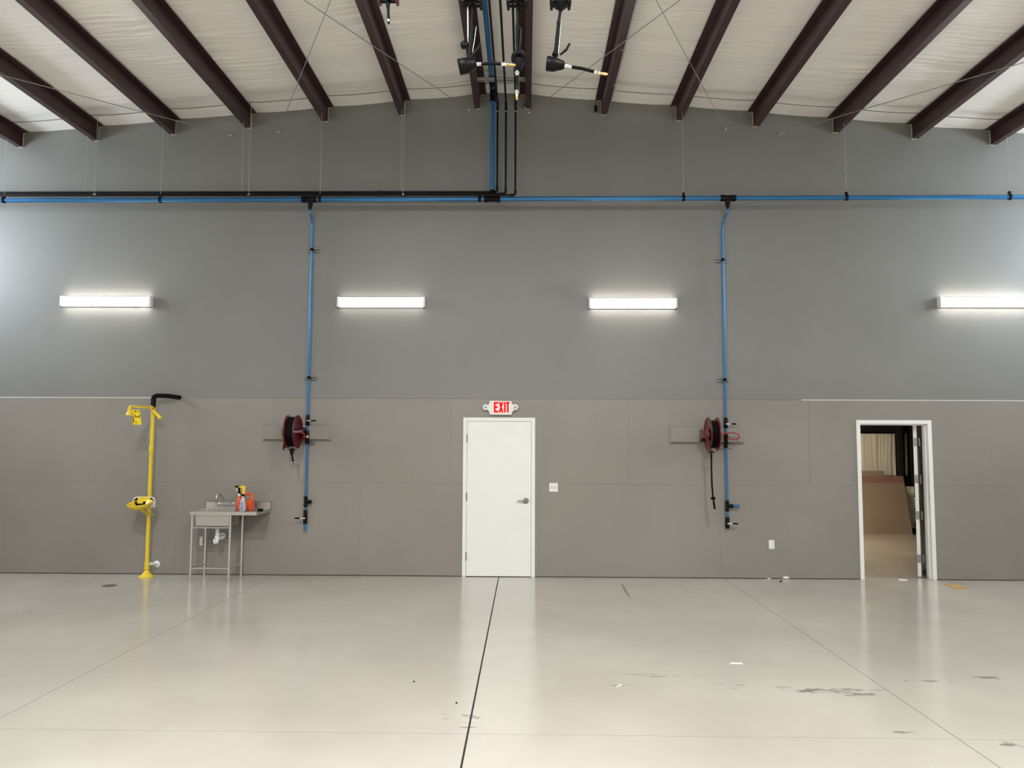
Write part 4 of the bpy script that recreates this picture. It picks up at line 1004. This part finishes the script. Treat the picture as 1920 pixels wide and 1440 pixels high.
# left gun
r = gun('black dispensing gun at the left with a round meter facing left', [g(886, 8), g(885, 30), g(884, 48)], ([g(884, 45), g(885, 52), g(882, 80), g(880, 104), g(881, 112)], [.011, .014, .014, .012, .011]),
        [g(901, 82), g(893, 95, -.01), g(884, 107)], g(860.5, 126), (g(893, 119) - g(860.5, 126)), [(-.002, .040), (.0, .047), (.055, .046), (.08, .036), (.102, .028), (.11, .016)],
        [g(892, 120), g(904, 120, -.02), g(941, 120, -.075), g(952, 120.5, -.085), g(967, 122, -.095)], g(885, 20))
MB().lathe([(0, .024), (.012, .027), (.03, .020), (.034, .010)], g(872, 88), (g(869, 76) - g(874, 92)), 14).build('trigger_guard', 'black', r)
MB().tube([g(877, 12), g(877.5, 70), g(880, 98)], .005, 8).build('guard_strap', 'hinge', r)
MB().tube([g(893, 50, -.015), g(889, 80, -.015), g(886, 98, -.015)], .0022, 6).build('trigger_rod', 'hinge', r)
# middle gun, its meter facing the camera and spout hanging down
r = gun('black dispensing gun in the middle with its spout hanging straight down', [g(970, 8), g(970.5, 30), g(970, 50)], ([g(970, 46), g(971, 54), g(971, 80), g(972, 98)], [.010, .014, .014, .012]),
        [g(977, 52, -.02), g(976, 75, -.03), g(974, 96, -.02)], g(973, 106, .05), (g(973, 112, -.06) - g(973, 106, .05)), [(-.002, .02), (.0, .036), (.04, .047), (.075, .048), (.085, .043), (.087, .020), (.080, .019), (.078, .001)],
        [g(969.5, 134), g(969.5, 142), g(969, 170), g(969, 177), g(969, 187)], g(970, 20))
MB().lathe([(0, .036), (.05, .026), (.068, .014)], g(972.5, 112), (0, 0, -1), 20).build('meter_neck', 'black', r)
MB().tube([g(975.5, 56, -.016), g(975, 96, -.016)], .0022, 6).build('trigger_rod', 'hinge', r)

# ------------------------------------------------------------------ litter on the floor
def flat(name, pts, th, material, lab, cat, curl=0.0, group=None):
    q = [G(a, b) for a, b in pts]; c = sum(q, Vector()) / len(q)
    m_ = MB(); n = len(q)
    top = [(p.x, p.y, .001 + th + curl * ((p.x - c.x) ** 2) * 6) for p in q]; bot = [(p.x, p.y, .001 + curl * ((p.x - c.x) ** 2) * 6) for p in q]
    m_.add(bot + top, [tuple(range(n))[::-1], tuple(range(n, 2 * n))] + [(i, (i + 1) % n, (i + 1) % n + n, i + n) for i in range(n)])
    return tag(m_.build(name, material, at=(c.x, c.y, 0)), lab, cat, group)
flat('cardboard_scrap', [(1770, 1096), (1797, 1096.5), (1817, 1104), (1793, 1105)], .006, 'cardboard', 'flat tan cardboard scrap on the floor right of the open door', 'scrap')
flat('paper_scrap', [(1684, 1086), (1700, 1087), (1703, 1088.8), (1688, 1089)], .004, 'paper', 'small pale scrap lying in the open doorway', 'scrap')
flat('paper_strip', [(1369, 1243), (1392, 1243.5), (1392.5, 1245.5), (1381, 1245), (1369, 1245)], .003, 'paper', 'thin white strip of paper lying alone on the open floor', 'scrap')
flat('tape_scrap', [(1155, 1287.5), (1166, 1283.5), (1168, 1284.5), (1157, 1288.5)], .002, 'paper', 'tiny white tape scrap on the floor below the scuff marks', 'scrap')
def crumple(px, py, s, material, lab):
    q = G(px, py); bm = bmesh.new(); bmesh.ops.create_icosphere(bm, subdivisions=2, radius=s)
    for v in bm.verts:
        k = 1 + .5 * noise.noise(v.co * 60 + Vector((px, 0, 0))); v.co = Vector((v.co.x * k * 1.7, v.co.y * k, max(-.0 * s, v.co.z * k * .6 + s * .45)))
    me = bpy.data.meshes.new('litter'); bm.to_mesh(me); bm.free(); me.materials.append(M[material])
    o = bpy.data.objects.new('litter', me); COL.objects.link(o); o.location = (q.x, q.y, .001)
    return tag(o, lab, 'scrap')
crumple(1473, 1085.5, .030, 'paper', 'crumpled pale scrap by the wall below the outlet, rightmost of three')
crumple(1442, 1086, .014, 'paper', 'tiny pale crumb by the wall below the outlet, leftmost of three')
crumple(1464, 1091, .013, 'rubber', 'tiny black crumb on the floor in front of the pale scraps')
q = G(205, 1098.5); tag(MB().lathe([(0, .085), (.003, .085), (.005, .080)], (q.x, q.y, .0005), (0, 0, 1), 28).build('cleanout_cover', 'dark_patch', at=(q.x, q.y, 0)), 'round dark cover plate set in the floor left of the yellow shower', 'cover')
for px, py in ((776, 1278.5), (856, 1318.5)):
    q = G(px, py); tag(MB().lathe([(0, .008), (.004, .008), (.007, .004)], (q.x, q.y, .0005), (0, 0, 1), 10).build('floor_anchor', 'rubber', at=(q.x, q.y, 0)), 'small dark anchor plug in the floor, %s one' % ('farther' if py < 1300 else 'nearer'), 'anchor')

# ------------------------------------------------------------------ high bay lamps under the roof, out of the frame
HB = emat('high_bay_lens', (.985, .975, .94), 8.0)
for (x, y, lab) in ((-2.4, -8.4, 'front left'), (2.4, -8.4, 'front right'), (-2.2, -11.6, 'rear left'), (2.2, -11.6, 'rear right')):
    z = roof(x) - .33
    r = thing('high_bay_lamp', 'rectangular high bay lamp under the roof, %s of four' % lab, 'lamp', (x, y, z), 'high bay lamps')
    MB().cbox((x, y, z + .03), (.62, .42, .06)).build('housing', 'white_pl', r, bevel=.006)
    MB().cbox((x, y, z - .004), (.56, .36, .008)).build('lens', HB, r)
    ld = bpy.data.lights.new('high_bay_light', 'AREA'); ld.shape = 'RECTANGLE'; ld.size = .56; ld.size_y = .36; ld.energy = HIGHBAY; ld.color = (.97, .98, .965); ld.spread = BEAM
    lo = bpy.data.objects.new('high_bay_light', ld); COL.objects.link(lo); lo.parent = r; lo.location = (0, 0, -.012)
    for s in (-.2, .2): MB().tube([(x + s, y, z + .05), (x + s, y, roof(x) - .01)], .006, 6).build('hanger', 'rod', r)
